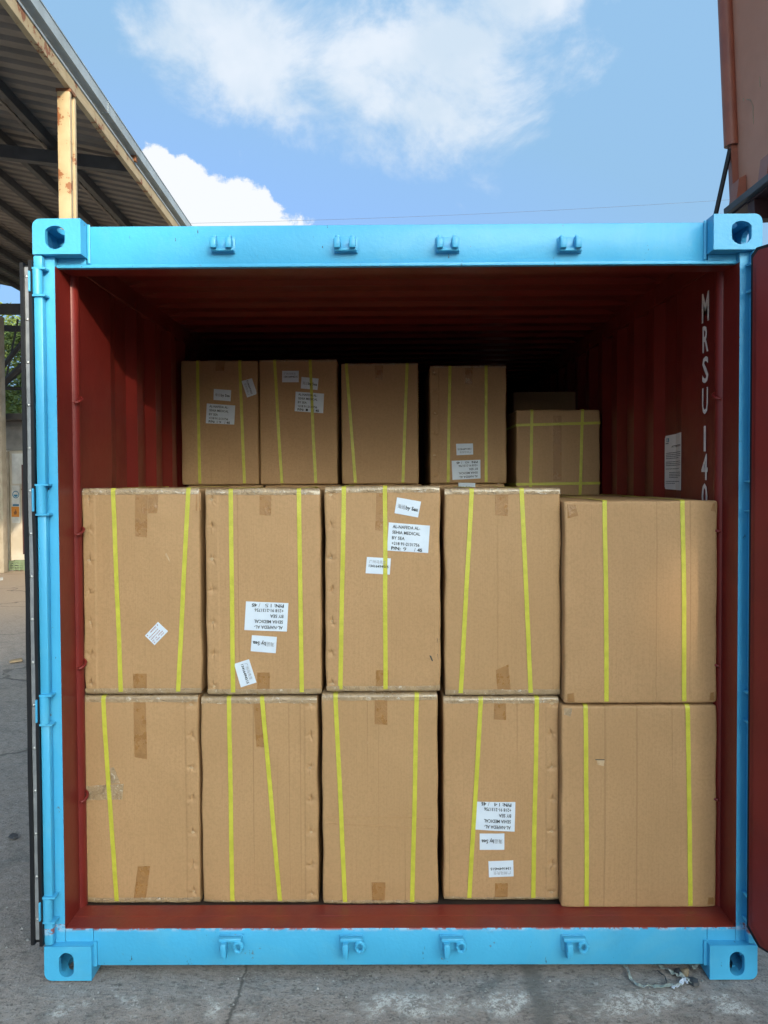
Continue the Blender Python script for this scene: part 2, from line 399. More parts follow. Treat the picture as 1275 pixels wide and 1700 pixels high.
# ------------------------------------------------------------------ text
def text_mesh(s, bold=0.0):
    cu = bpy.data.curves.new('txt', 'FONT'); cu.body = s; cu.size = 1; cu.resolution_u = 2
    if bold: cu.offset = bold
    o = bpy.data.objects.new('txt', cu); C.objects.link(o)
    dg = bpy.context.evaluated_depsgraph_get(); dg.update()
    me = bpy.data.meshes.new_from_object(o.evaluated_get(dg))
    vs = [v.co.copy() for v in me.vertices]; fs = [tuple(p.vertices) for p in me.polygons]
    bpy.data.objects.remove(o)
    return vs, fs
_tc = {}
def text_in(mb, s, O, ex, ey, rect, off, bold=0.0):
    """text filling rect (u0,v0,u1,v1); v measured downwards, in units of the sheet edges ex, ey"""
    if (s, bold) not in _tc: _tc[(s, bold)] = text_mesh(s, bold)
    vs, fs = _tc[(s, bold)]
    if not vs: return
    x0 = min(v.x for v in vs); x1 = max(v.x for v in vs); y0 = min(v.y for v in vs); y1 = max(v.y for v in vs)
    u0, v0, u1, v1 = rect
    mb.add([O+ex*(u0+(u1-u0)*(v.x-x0)/(x1-x0))+ey*(v1+(v0-v1)*(v.y-y0)/(y1-y0))+off for v in vs], fs)

# ------------------------------------------------------------------ cardboard boxes
class Carton:
    """one strapped carton; px = (left, top, right, bottom) of its front face in the photograph, Y its depth in the container"""
    def __init__(s, label, x0, x1, z0, z1, Y, depth, seed, dent=None, group=None, fine=True, r=.009, bulge=.004):
        s.x0, s.x1, s.z0, s.z1, s.Y, s.dp, s.r = x0, x1, z0, z1, Y, depth, r
        s.seed = seed; s.bulge = bulge; s.dents = []; s.side = dent[0] if dent else None
        if dent:
            side, zs = dent
            for z in zs: s.dents.append((x0+.024 if side == 'L' else x1-.026, z))
        rc = random.Random(seed*17); b0 = .5 if (dent and dent[0] == 'L') else 2.6
        s.cre = [[(rc.uniform(0, 6.28) if j else rc.uniform(1.2, 1.9), rc.uniform(.003, .0055)*(1 if j % 2 == 0 else -.8)) for j in range(4)] for _ in s.dents]
        s.loc = Vector(((x0+x1)/2, Y+depth/2, z0))
        me = s.body(fine)
        s.o = link('cardboard_box', me, M_card, None, s.loc)
        tag(s.o, label, 'cardboard box', group)
    def F(s, x, z):
        """front surface offset in y"""
        u = (x-s.x0)/(s.x1-s.x0); w = (z-s.z0)/(s.z1-s.z0)
        u = min(max(u, 0), 1); w = min(max(w, 0), 1)
        f = -s.bulge*math.sin(math.pi*u)*math.sin(math.pi*w)
        f += .0055*noise.noise(Vector((x*4, z*3, s.seed*3.1)))*min(1, 6*min(u, 1-u, w, 1-w)+.2)
        f += .0012*noise.noise(Vector((x*16, z*11, s.seed*5.1)))
        # crushed corners
        for cu, cw in ((0, 0), (1, 0), (0, 1), (1, 1)):
            d = math.hypot((u-cu)*(s.x1-s.x0), (w-cw)*(s.z1-s.z0))
            f += .015*max(0, 1-d/.06)**2*(.4+abs(noise.noise(Vector((cu*3, cw*5, s.seed)))))
        if s.side:   # glued joint flap, one board thickness proud
            e = (x-s.x0) if s.side == 'L' else (s.x1-x)
            f -= .0022*(1-min(1, max(0, (e-.044)/.006)))
        for k, (dx, dz) in enumerate(s.dents):
            ax, az = x-dx, z-dz
            if abs(ax) > .06 or abs(az) > .05: continue
            d = math.hypot(ax/.024, az/.016)
            if d < 1: f += .0045*(1-d)**1.2
            for j, (a_, g_) in enumerate(s.cre[k]):
                al = ax*math.cos(a_)+az*math.sin(a_); pe = -ax*math.sin(a_)+az*math.cos(a_)
                if al < -.004: continue
                f += g_*math.exp(-(pe/.0028)**2)*math.exp(-((al-.006)/.013)**2)
        return f
    def body(s, fine):
        W, H, Dp, r = s.x1-s.x0, s.z1-s.z0, s.dp, s.r
        def lines(L, n):
            e = [0, r*.3, r*.65, r]
            mid = [r+(L-2*r)*i/n for i in range(1, n)]
            return e+mid+[L-v for v in reversed(e)]
        X = lines(W, 60 if fine else 16); Z = lines(H, 160 if fine and s.side else (100 if fine else 24))
        if s.side:
            ex_ = [.011+.0026*i for i in range(17)]
            if s.side == 'R': ex_ = [W-v for v in ex_]
            X = sorted(set(X+ex_)); X = [v for i, v in enumerate(X) if i == 0 or v-X[i-1] > 2e-4]
        Yg = lines(Dp, 6)
        idx = {}; vs = []; fs = []
        def vert(i, j, k):
            key = (i, j, k)
            if key in idx: return idx[key]
            p = Vector((X[i], Yg[j], Z[k]))
            q = Vector((min(max(p.x, r), W-r), min(max(p.y, r), Dp-r), min(max(p.z, r), H-r)))
            d = p-q
            if d.length > 1e-9:
                p = q+d.normalized()*r if sum(abs(c) > 1e-9 for c in d) > 1 else p
            wx, wz = s.x0+p.x, s.z0+p.z
            fr = max(0, 1-p.y/.12)
            p.y += s.F(wx, wz)*fr
            # sides and top wander a little as stuffed board does
            sx_ = (p.x/W-.5)*2
            p.x += .0045*noise.noise(Vector((s.seed, wz*7, p.y*3)))*abs(sx_)**8*(1 if sx_ > 0 else -1)*1.0
            wx_ = p.x+s.x0
            if p.z > H*.8: p.z += (.0035*noise.noise(Vector((wx_*9, s.seed*2.2, p.y*4))) - .001)*((p.z/H-.8)/.2)**3
            idx[key] = len(vs); vs.append((p.x-W/2, p.y-Dp/2, p.z)); return idx[key]
        nx, ny, nz = len(X)-1, len(Yg)-1, len(Z)-1
        for i in range(nx):
            for k in range(nz):
                fs.append((vert(i, 0, k), vert(i+1, 0, k), vert(i+1, 0, k+1), vert(i, 0, k+1)))
                fs.append((vert(i, ny, k), vert(i, ny, k+1), vert(i+1, ny, k+1), vert(i+1, ny, k)))
            for j in range(ny):
                fs.append((vert(i, j, 0), vert(i, j+1, 0), vert(i+1, j+1, 0), vert(i+1, j, 0)))
                fs.append((vert(i, j, nz), vert(i+1, j, nz), vert(i+1, j+1, nz), vert(i, j+1, nz)))
        for j in range(ny):
            for k in range(nz):
                fs.append((vert(0, j, k), vert(0, j, k+1), vert(0, j+1, k+1), vert(0, j+1, k)))
                fs.append((vert(nx, j, k), vert(nx, j+1, k), vert(nx, j+1, k+1), vert(nx, j, k+1)))
        me = bpy.data.meshes.new('cardboard_box'); me.from_pydata(vs, [], fs); me.update()
        me.polygons.foreach_set('use_smooth', [True]*len(me.polygons))
        return me
    def surf(s, x, z, off):
        """point on the front face, rounded edges included, lifted by off"""
        r = s.r; q = Vector((min(max(x, s.x0+r), s.x1-r), s.Y+r, min(max(z, s.z0+r), s.z1-r)))
        return Vector((x, s.Y+s.F(x, z)-off+ (0 if (abs(q.x-x) < 1e-9 and abs(q.z-z) < 1e-9) else .0025), z))
    def add(s, name, mb, m, parent=None, sm=False, label=None):
        p = parent or s.o
        L = s.loc
        mb.v = [tuple(Vector(v)-L) for v in mb.v]
        me = mb.mesh(name, sm, norm=False)
        o = link(name, me, m, p)
        if label: o['label'] = label
        return o
    def strap(s, top, bot, w=.0155):
        a = at(*top, s.Y); b = at(*bot, s.Y); xt, xb = a.x, b.x
        off = .0022; r = s.r
        pts = []
        n = 46
        for i in range(n+1):
            t = i/n; z = s.z0+r+(s.z1-s.z0-2*r)*t; x = xb+(xt-xb)*t + .002*noise.noise(Vector((z*3, s.seed*1.7, xt)))
            pts.append((Vector((x, s.Y+s.F(x, z)-off, z)), Vector((0, -1, 0))))
        for k in range(1, 5):
            a_ = k/5*math.pi/2
            pts.append((Vector((xt, s.Y+r+s.F(xt, s.z1)*.5-(r+off)*math.cos(a_), s.z1-r+(r+off)*math.sin(a_))), Vector((0, -math.cos(a_), math.sin(a_)))))
        for t in (0, .25, .5, .75, 1):
            pts.append((Vector((xt, s.Y+r+(s.dp-2*r)*t, s.z1+off+.0012*math.sin(t*3.1))), Vector((0, 0, 1))))
        for t in (0, 1):
            pts.append((Vector((xt+(xb-xt)*t, s.Y+s.dp+off, s.z1-r-(s.z1-s.z0-2*r)*t)), Vector((0, 1, 0))))
        for t in (0, 1):
            pts.append((Vector((xb, s.Y+s.dp-r-(s.dp-2*r)*t, s.z0-off*.4)), Vector((0, 0, -1))))
        mb = MB(); vs = []
        for p, nn in pts:
            for sx_ in (-1, 1):
                vs.append(p+Vector((sx_*w/2, 0, 0)))
            for sx_ in (-1, 1): vs.append(p+Vector((sx_*w/2, 0, 0))+nn*-.0008)
        fs = []; m = len(pts)
        for i in range(m):
            j = (i+1) % m; A, B = i*4, j*4
            fs += [(A, A+1, B+1, B), (A+2, B+2, B+3, A+3), (A, B, B+2, A+2), (A+1, A+3, B+3, B+1)]
        mb.add(vs, fs); return s.add('strap', mb, M_strap)
    def hstrap(s, l, rr, w=.014):
        a = at(*l, s.Y); b = at(*rr, s.Y); n = 24; vs = []; off = .0034
        for i in range(n+1):
            t = i/n; x = s.x0-.001+(s.x1-s.x0+.002)*t; z = a.z+(b.z-a.z)*t
            y = s.Y+s.F(x, z)-off
            vs += [Vector((x, y, z-w/2)), Vector((x, y, z+w/2))]
        # back along the right side, the rear and the left side
        loop = [(s.x1+.002, s.Y+s.dp, b.z), (s.x0-.002, s.Y+s.dp, a.z)]
        for x, y, z in loop: vs += [Vector((x, y, z-w/2)), Vector((x, y, z+w/2))]
        m = len(vs)//2
        fs = [(2*i, 2*((i+1) % m), 2*((i+1) % m)+1, 2*i+1) for i in range(m)]
        mb = MB(); mb.add(vs, fs); return s.add('strap', mb, M_strap)
    def sheet(s, name, quad, m, off=.0011, nu=8, nv=8, wrap=False, parent=None, label=None, rag=0):
        """a sheet stuck to the front; quad = four photo corners TL,TR,BR,BL"""
        P = [at(px, py, s.Y) for px, py in quad]; vs = []
        for j in range(nv+1):
            for i in range(nu+1):
                u, w = i/nu, j/nv
                p = P[0]*(1-u)*(1-w)+P[1]*u*(1-w)+P[2]*u*w+P[3]*(1-u)*w
                if rag: p += Vector((noise.noise(Vector((u*7, w*7, s.seed))), 0, noise.noise(Vector((u*9, w*5, s.seed+4)))))*rag
                vs.append(s.surf(p.x, p.z, off))
        fs = [(j*(nu+1)+i, (j+1)*(nu+1)+i, (j+1)*(nu+1)+i+1, j*(nu+1)+i+1) for j in range(nv) for i in range(nu)]
        mb = MB(); mb.add(vs, fs)
        # edge thickness back to the card
        rim = [j for j in range(nu+1)]+[j*(nu+1)+nu for j in range(1, nv+1)]+[nv*(nu+1)+i for i in range(nu-1, -1, -1)]+[j*(nu+1) for j in range(nv-1, 0, -1)]
        b = len(mb.v); mb.v += [tuple(Vector(mb.v[k])+Vector((0, off, 0))) for k in rim]
        mb.f += [(rim[k], rim[(k+1) % len(rim)], b+(k+1) % len(rim), b+k) for k in range(len(rim))]
        return s.add(name, mb, m, parent, sm=False, label=label)
    def band(s, top=True, h=.021, a=0.0, b=1.0, m=None):
        """a length of tape folded over the top or bottom front edge"""
        r = s.r; off = .0013; n = 40; prof = []
        e = s.z1 if top else s.z0; sg = 1 if top else -1
        prof.append(('f', e-sg*h)); prof.append(('f', e-sg*(h*.5+r*.5))); prof.append(('f', e-sg*r))
        vs = []; rows = 0
        for kind, z in prof:
            for i in range(n+1):
                x = s.x0+.002+(s.x1-s.x0-.004)*(a+(b-a)*i/n)
                zz = z + (.0025*noise.noise(Vector((x*22, s.seed*3+e, z*3))) if rows == 0 else 0)
                vs.append(Vector((x, s.Y+s.F(x, zz)-off-.0012*abs(noise.noise(Vector((x*40, z*40, s.seed)))), zz)))
            rows += 1
        for k in (1, 2, 3):
            a_ = k/3*math.pi/2
            for i in range(n+1):
                x = s.x0+.002+(s.x1-s.x0-.004)*(a+(b-a)*i/n)
                o2 = off+.002*abs(noise.noise(Vector((x*35, k*3.1, s.seed+e))))
                wob = (.0035*noise.noise(Vector((x*9, s.seed*2.2, 0))) - .001) if top else 0
                vs.append(Vector((x, s.Y+r+s.F(x, e)-(r+o2)*math.cos(a_), e-sg*r+sg*(r+o2)*math.sin(a_)+max(0, wob))))
            rows += 1
        for i in range(n+1):
            x = s.x0+.002+(s.x1-s.x0-.004)*(a+(b-a)*i/n); vs.append(Vector((x, s.Y+.05, e+sg*.0028)))
        rows += 1
        fs = [(j*(n+1)+i, j*(n+1)+i+1, (j+1)*(n+1)+i+1, (j+1)*(n+1)+i) for j in range(rows-1) for i in range(n)]
        mb = MB(); mb.add(vs, fs); return s.add('edge_tape', mb, m or M_clear, sm=True)
    def frame(s, quad, rot, off):
        q = [at(px, py, s.Y) for px, py in quad]
        q = q[rot:]+q[:rot]
        c = (q[0]+q[2])/2; y = s.Y+min(s.F(p.x, p.z) for p in q+[c])-off
        O = Vector((q[0].x, 0, q[0].z)); ex = Vector((q[1].x-q[0].x, 0, q[1].z-q[0].z)); ey = Vector((q[3].x-q[0].x, 0, q[3].z-q[0].z))
        return O, ex, ey
    def stick(s, mb):   # drape flat text vertices on the face
        mb.v = [(v[0], s.Y+s.F(v[0], v[2])-.0026, v[2]) for v in mb.v]
    def label(s, kind, quad, rot=0, num=None):
        q2 = quad
        names = {'ship': 'shipping_label', 'sea': 'sea_freight_label', 'phone': 'phone_label', 'code': 'small_label'}
        lab = s.sheet(names[kind], q2, M_paper, off=.0013, nu=14, nv=9)
        O, ex, ey = s.frame(quad, rot, 0); z = Vector((0, 0, 0)); mb = MB()
        if kind == 'ship':
            T = lambda st, r, b=0.0: text_in(mb, st, O, ex, ey, r, z, b)
            T('AL-NAFEDA AL-', (.10, .07, .77, .185), .015); T('SEHIA MEDICAL', (.10, .27, .78, .385), .015); T('BY SEA', (.10, .47, .41, .585), .015)
            T('+218 91-2131756', (.10, .665, .78, .78), .018)
            T('P/N:', (.10, .835, .325, .955), .03)
            nw = .075*len(num)
            T(num, (.39, .835, .39+nw, .955), -.004)
            T('/', (.655, .83, .69, .96), .0); T('45', (.73, .835, .855, .955), .035)
        elif kind == 'sea':
            text_in(mb, 'by Sea', O, ex, ey, (.42, .40, .93, .72), z, .02)
        elif kind == 'phone':
            text_in(mb, '13416494515', O, ex, ey, (.11, .44, .93, .61), z, .02)
        t_o = None
        if mb.v:
            s.stick(mb); t_o = s.add('printed_text', mb, M_ink, lab)
        mb = MB()
        if kind == 'sea': text_in(mb, '海运', O, ex, ey, (.08, .38, .40, .66), z, 0)
        elif kind == 'phone': text_in(mb, '广州马先生', O, ex, ey, (.11, .15, .82, .36), z, 0)
        elif kind == 'code':
            rr = random.Random(5)
            for li, (v, h, mm) in enumerate(((.13, .10, 1), (.35, .07, 0), (.53, .07, 0), (.70, .07, 0), (.85, .06, 0))):
                u = .08
                while u < .9:
                    w_ = rr.uniform(.03, .075)
                    if rr.random() < .8 and (v < .2 or u < .7+.2*rr.random()):
                        mb.add([O+ex*a_+ey*b_ for a_, b_ in ((u, v-h/2), (u+w_, v-h/2), (u+w_, v+h/2), (u, v+h/2))], [(3, 2, 1, 0)])
                    u += w_+.022
        if mb.v:
            s.stick(mb); s.add('printed_text', mb, M_inkred if kind == 'code' else M_inkgrey, lab)
        return lab
    def flaws(s):
        """little raised card tabs left at each staple dent"""
        for k, (dx, dz) in enumerate(s.dents):
            if k % 2: continue
            mb = MB(); y = s.Y+s.F(dx, dz)-.004; rr = random.Random(s.seed*31+k); a = rr.uniform(.2, .9)
            p = [Vector((dx-.011, y+.0015, dz+.004*a)), Vector((dx+.001, y-.001, dz+.007)), Vector((dx+.009, y+.0015, dz-.001)), Vector((dx-.001, y+.002, dz-.006))]
            mb.add(p, [(3, 2, 1, 0)]); s.add('staple_dent', mb, M_dent)

FL = .166
def px_rect(l, t, r, b, Y):
    a = at(l, (t+b)/2, Y); c = at(r, (t+b)/2, Y); d = at((l+r)/2, t, Y); e = at((l+r)/2, b, Y)
    return a.x, c.x, e.z, d.z
G = 'strapped cartons stacked across the container mouth'
GB = 'strapped cartons on the third tier at the back'
def mk(label, rect, Y, depth, seed, dent=None, g=G, z0=None, **k):
    x0, x1, za, zb = px_rect(*rect, Y)
    if z0 is not None: za = z0
    return Carton(label, x0, x1, za, zb, Y, depth, seed, dent, g, **k)
def dz(Y, px, ys): return [at(px, y, Y).z for y in ys]
YF = .19; YR = .15
# upper layer
c = mk('upper strapped carton at the far left, with one small tilted sticker and no shipping label', (138, 811, 333, 1152), YF, .70, 1, ('L', dz(YF, 150, (829, 880, 931, 984, 1034, 1087, 1137))))
c.strap((188, 808), (201, 1152)); c.strap((313, 810), (296, 1151)); c.flaws(); c.band(True); c.band(False)
c.sheet('tape_strip', ((225, 816), (246, 816), (245, 892), (225, 890)), M_tape, rag=.001); c.sheet('tape_strip', ((246.6, 818), (263, 818), (262, 852), (246.6, 852)), M_tape)
c.sheet('tape_strip', ((221, 1118), (244, 1118), (244, 1149), (222, 1149)), M_tape); c.sheet('tape_strip', ((325, 818), (333, 818), (333, 848), (325, 848)), M_tape)
c.label('code', ((241, 1055), (262.7, 1032.3), (279.2, 1047.8), (257.2, 1070.7)), 0)
mb = MB(); a = at(274, 912, YF); b_ = at(283, 934, YF)
mb.add([a+Vector((0, -.006, 0)), a+Vector((.003, -.006, -.02)), b_+Vector((.001, -.006, 0)), b_+Vector((-.004, -.006, .018))], [(0, 3, 2, 1)]); c.add('gouge', mb, M_dent)

c = mk('upper carton numbered 15 of 45, its three labels upside down or sideways', (342, 812, 533, 1153), YF, .70, 2, ('L', dz(YF, 352, (830, 875, 928, 980, 1034, 1086, 1140))))
c.strap((383, 811), (387, 1153)); c.strap((496, 811), (501, 1152)); c.flaws(); c.band(True); c.band(False)
c.sheet('tape_strip', ((431, 819), (451, 819), (450, 856), (431, 855)), M_tape, rag=.001); c.sheet('tape_strip', ((427, 1116), (448, 1116), (448, 1150), (427, 1150)), M_tape)
c.label('ship', ((409, 998), (479, 1001), (476.5, 1048), (406, 1045.5)), 2, '15')
c.label('sea', ((418.7, 1054), (460, 1057), (458, 1084), (416.5, 1080.6)), 2)
c.label('phone', ((389, 1102), (413.6, 1094), (425.9, 1132.8), (400, 1141)), 1)

c = mk('upper middle carton numbered 9 of 45, its three labels the right way up', (540, 808, 731, 1148), YF, .70, 3, ('L', dz(YF, 551, (822, 873, 927, 980, 1032, 1085, 1136))))
c.strap((571, 806), (565, 1149)); c.strap((639, 806), (640, 1148)); c.flaws(); c.band(True); c.band(False)
c.sheet('tape_strip', ((625, 814), (644, 814), (643, 883), (623, 880)), M_tape); c.sheet('tape_strip', ((624, 1112), (645, 1112), (645, 1146), (624, 1146)), M_tape)
c.label('ship', ((645.5, 867.3), (713.7, 872.8), (710.8, 918), (642.4, 913.8)), 0, '9')
c.label('sea', ((659.2, 825.6), (699, 832.8), (694, 859), (655, 852)), 0)
c.label('phone', ((609.2, 924.5), (649, 927), (647, 953.6), (607, 951.4)), 0)
for (a, b2, d_, e_) in (((726, 1060), (730, 1060), (729, 1074), (727, 1070)), ((726, 1086), (730, 1083), (730, 1096), (728, 1098)), ((713, 1088), (716, 1089), (719, 1098), (716, 1096))):
    c.sheet('black_mark', (a, b2, d_, e_), M_mark, nu=2, nv=3, off=.0009, rag=.0015)

c = mk('upper unlabelled carton with two straps splaying apart downwards, beside the taller right-hand stack', (738, 811, 931, 1154), YF, .70, 4)
c.strap((783, 809), (765, 1152)); c.strap((866, 808), (881, 1152)); c.band(True); c.band(False)
c.sheet('tape_strip', ((822, 818), (844, 818), (843, 857), (822, 855)), M_tape); c.sheet('tape_strip', ((823, 1112), (844, 1103), (848, 1149), (826, 1150)), M_tape)
mb = MB(); a = at(783, 808, YF); b_ = at(866, 807, YF); n = 14; vs = []
for i in range(n+1):
    t = i/n; p = a.lerp(b_, t)+Vector((0, .02, .001+.006*math.sin(t*math.pi))); vs += [p+Vector((0, -.007, 0)), p+Vector((0, .007, 0))]
mb.add(vs, [(2*i, 2*i+2, 2*i+3, 2*i+1) for i in range(n)]); c.add('strap', mb, M_strap)

c = mk('upper wide carton at the far right, unlabelled with two upright straps', (937, 831, 1191, 1168), YR, .70, 5, bulge=.005)
c.strap((1004, 832), (1007, 1168)); c.strap((1133, 830), (1136, 1168))
c.sheet('tape_strip', ((941, 837), (955, 838), (960, 856), (941, 861)), M_tape); c.sheet('tape_strip', ((1184, 836), (1190, 836), (1190, 850), (1180, 848)), M_tape)
c.sheet('tape_strip', ((941, 1152), (952, 1150), (954, 1166), (941, 1166)), M_tape); c.sheet('tape_strip', ((1180, 1150), (1190, 1148), (1190, 1165), (1178, 1164)), M_tape)

# lower layer
c = mk('lower carton at the far left with one slanting strap and a torn clear tape patch', (137, 1156, 331, 1499), YF, .70, 6, ('R', dz(YF, 320, (1170, 1221, 1275, 1327, 1382, 1434, 1480))), z0=FL)
c.strap((172, 1155), (194, 1497)); c.flaws(); c.band(True); c.band(False)
c.sheet('tape_strip', ((222, 1164), (242, 1164), (245, 1260), (224, 1256)), M_tape, rag=.001); c.sheet('tape_strip', ((229, 1438), (249, 1438), (242, 1495), (222, 1494)), M_tape)
c.sheet('clear_tape', ((139, 1305), (206, 1300), (204, 1326), (139, 1328)), M_clear, nu=20, nv=10, off=.002, rag=.002)
c.sheet('clear_tape', ((184, 1274), (190, 1272), (200, 1299), (186, 1300)), M_clear, nu=6, nv=6, off=.002, rag=.002)

c = mk('lower carton with one upright strap and one strap slanting down to the right', (335, 1158, 528, 1499), YF, .70, 7, ('R', dz(YF, 518, (1170, 1222, 1275, 1328, 1382, 1436, 1485))), z0=FL)
c.strap((380, 1156), (386, 1498)); c.strap((435, 1156), (465, 1498)); c.flaws(); c.band(True); c.band(False, .012)
c.sheet('tape_strip', ((421, 1166), (440, 1166), (446, 1240), (426, 1240)), M_tape)

c = mk('lower middle carton, unlabelled, creased across below its middle', (535, 1153, 727, 1502), YF-.01, .70, 8, z0=FL)
c.strap((557, 1152), (573, 1501)); c.strap((692, 1151), (684, 1502)); c.band(True); c.band(False, .015)
c.sheet('tape_strip', ((622, 1160), (643, 1160), (643, 1203), (622, 1202)), M_tape); c.sheet('tape_strip', ((617, 1464), (640, 1464), (639, 1499), (618, 1499)), M_tape)
for y0_, y1_ in ((1355, 1357), (1366, 1376)):
    mb = MB(); vs = []
    for i in range(31):
        px = 537+i*6.2; p = at(px, y0_+(y1_-y0_)*i/30+1.2*noise.noise(Vector((px*.05, y0_, 0))), YF-.01)
        for dz_, o_ in ((.0012, .0005), (0, .0016), (-.0012, .0005)): vs.append(c.surf(p.x, p.z+dz_, o_))
    mb.add(vs, [(3*i+k, 3*i+k+1, 3*i+3+k+1, 3*i+3+k) for i in range(30) for k in (0, 1)]); c.add('crease', mb, M_card)

c = mk('lower carton numbered 14 of 45, its three labels upside down', (736, 1158, 928, 1495), YF, .70, 9, ('R', dz(YF, 917, (1168, 1220, 1274, 1327, 1381, 1434, 1482))), z0=FL+.008)
c.strap((798, 1157), (779, 1492)); c.strap((891, 1158), (885, 1493)); c.flaws(); c.band(True); c.band(False, .012)
c.sheet('tape_strip', ((820, 1166), (840, 1166), (840, 1195), (820, 1194)), M_tape); c.sheet('tape_strip', ((822, 1466), (843, 1466), (843, 1491), (821, 1491)), M_tape)
c.label('ship', ((791.3, 1330), (855.3, 1331), (854, 1380), (788, 1376)), 2, '14')
c.label('sea', ((796, 1382.8), (837, 1382.8), (837, 1409.8), (796.2, 1409.8)), 2)
c.label('phone', ((810.6, 1429.4), (851.7, 1427.7), (852.5, 1454), (811.7, 1455.9)), 2)

c = mk('lower wide carton at the far right with a small punched hole near its left strap', (932, 1171, 1190, 1508), YR, .70, 10, z0=FL, bulge=.005)
c.strap((972, 1169), (974, 1505)); c.strap((1141, 1168), (1146, 1507))
c.sheet('torn_patch', ((990, 1261), (1003, 1261), (1002, 1271), (992, 1269)), M_dent, nu=3, nv=3, off=.001, rag=.0008)
c.sheet('black_mark', ((988, 1260), (1003, 1260), (1003, 1261.3), (988, 1261.3)), M_mark, nu=2, nv=1, off=.0013)
c.sheet('tape_strip', ((936, 1176), (950, 1176), (947, 1190), (936, 1186)), M_clear); c.sheet('tape_strip', ((1176, 1490), (1188, 1490), (1188, 1505), (1174, 1505)), M_tape)

# middle row (mostly hidden): the right-hand stack shows over the front one
xm0, xm1, _, zt = px_rect(942, 827, 1102, 1100, .90)
for k, (za, zb, lab) in enumerate(((FL, .93, 'hidden carton under the second carton of the right-hand stack'), (.93, at(1020, 825.5, .90).z, 'carton top edge just showing behind the wide upper right-hand carton'))):
    c = Carton(lab, xm0, xm1, za, zb, .90, .66, 20+k, None, None, fine=False)
    if k: c.strap((986, 826), (986, 1000)); c.strap((1064, 826), (1064, 1000))
for i, (a, b_) in enumerate(((-1.14, -.71), (-.70, -.275), (-.265, .16), (.17, .59))):
    for k, (za, zb) in enumerate(((FL, .90), (.90, 1.64))):
        Carton('carton wholly hidden behind the front stack', a, b_, za, zb, .90, .68, 30+i*2+k, None, 'cartons hidden behind the front stack', fine=False)

# third tier at the back
YB = 1.60; ZB = 1.69
c = mk('back carton at the far left of the top tier, numbered 19 of 45', (301, 598, 429, 810), YB, .66, 11, None, GB, z0=ZB)
c.strap((328, 600), (332, 810)); c.strap((398, 600), (406, 810))
c.sheet('tape_strip', ((358, 600), (374, 600), (372, 616), (358, 616)), M_tape)
c.label('sea', ((355.3, 645.9), (383.9, 647.8), (382.8, 666.2), (354.8, 664)), 0)
c.label('ship', ((343.8, 670), (390.5, 673.3), (389, 704.9), (342, 702.7)), 0, '19')
c.label('phone', ((400.9, 632.7), (418.2, 628), (427, 654), (410.2, 659.9)), 3)
c = mk('second back carton from the left on the top tier, three upright labels near its top', (431, 597, 560, 810), YB, .66, 12, None, GB, z0=ZB)
c.strap((456, 598), (468, 810)); c.strap((515, 597), (524, 810)); c.band(True, .012)
c.label('phone', ((468.4, 615.7), (496, 615.7), (496, 634.6), (468.4, 634.6)), 0)
c.label('sea', ((500.6, 625.8), (529, 628.6), (527, 647.5), (499.5, 644.8)), 0)
c.label('ship', ((491, 650.3), (538, 653.6), (536.5, 686), (489.3, 682.7)), 0, '1')
c = mk('back carton third from the left on the top tier, without any label', (567, 603, 695, 810), YB, .66, 13, None, GB, z0=ZB)
c.strap((575, 604), (590, 808)); c.strap((676, 604), (669, 806)); c.band(True, .012)
c.sheet('tape_strip', ((622, 606), (636, 606), (635, 631), (623, 631)), M_tape)
c = mk('back carton fourth from the left on the top tier, labels upside down near its foot', (714, 607, 841, 810), YB, .66, 14, ('L', dz(YB, 720, (619, 652, 686, 722, 756, 790))), GB, z0=ZB)
c.strap((747, 608), (744, 806)); c.strap((807, 608), (807, 806)); c.flaws(); c.band(True, .012)
c.sheet('tape_strip', ((772, 610), (785, 610), (784, 638), (772, 638)), M_tape)
c.label('phone', ((757, 736.8), (785, 736.2), (785.4, 754.6), (758, 755.8)), 2)
c.label('ship', ((749.7, 765), (797.4, 763.3), (797.7, 794.3), (751.2, 796.7)), 2, '40')
c.label('sea', ((761, 800.8), (789, 802), (789, 820), (761, 819)), 2)
c = mk('shorter back carton at the far right, strapped both upright and across', (857, 680, 996, 824), YB+.02, .64, 15, None, GB, z0=at(920, 826, YB+.02).z-.01)
c.strap((883, 680), (880, 822)); c.strap((967, 682), (962, 822)); c.hstrap((858, 706), (996, 702)); c.hstrap((858, 804), (996, 802))
c.sheet('tape_strip', ((918, 690), (932, 690), (932, 798), (918, 798)), M_tape)
zfoot = at(920, 826, YB+.02).z-.01
c = mk('dim carton behind the cross-strapped one, its top showing in the dark', (852, 650, 974, 800), 2.30, .6, 16, None, GB, z0=ZB-.02, fine=False)
xs_ = ((-1.12, -.71), (-.70, -.29), (-.27, .15), (.19, .60), (.66, 1.12))
for i, (a, b_) in enumerate(xs_):
    top = ZB-.002 if i < 4 else zfoot-.002
    for k in (0, 1):
        za = FL if k == 0 else FL+(top-FL)/2; zb = FL+(top-FL)/2 if k == 0 else top
        Carton('carton wholly hidden under the back tier', a, b_, za, zb, YB+.01, .66, 50+i*2+k, None, 'cartons hidden under the back tier', fine=False)
Carton('carton wholly hidden under the dim back carton', .62, 1.08, FL, .92, 2.30, .6, 70, None, 'cartons hidden under the back tier', fine=False)
Carton('carton wholly hidden under the dim back carton', .62, 1.08, .92, ZB-.022, 2.30, .6, 71, None, 'cartons hidden under the back tier', fine=False)

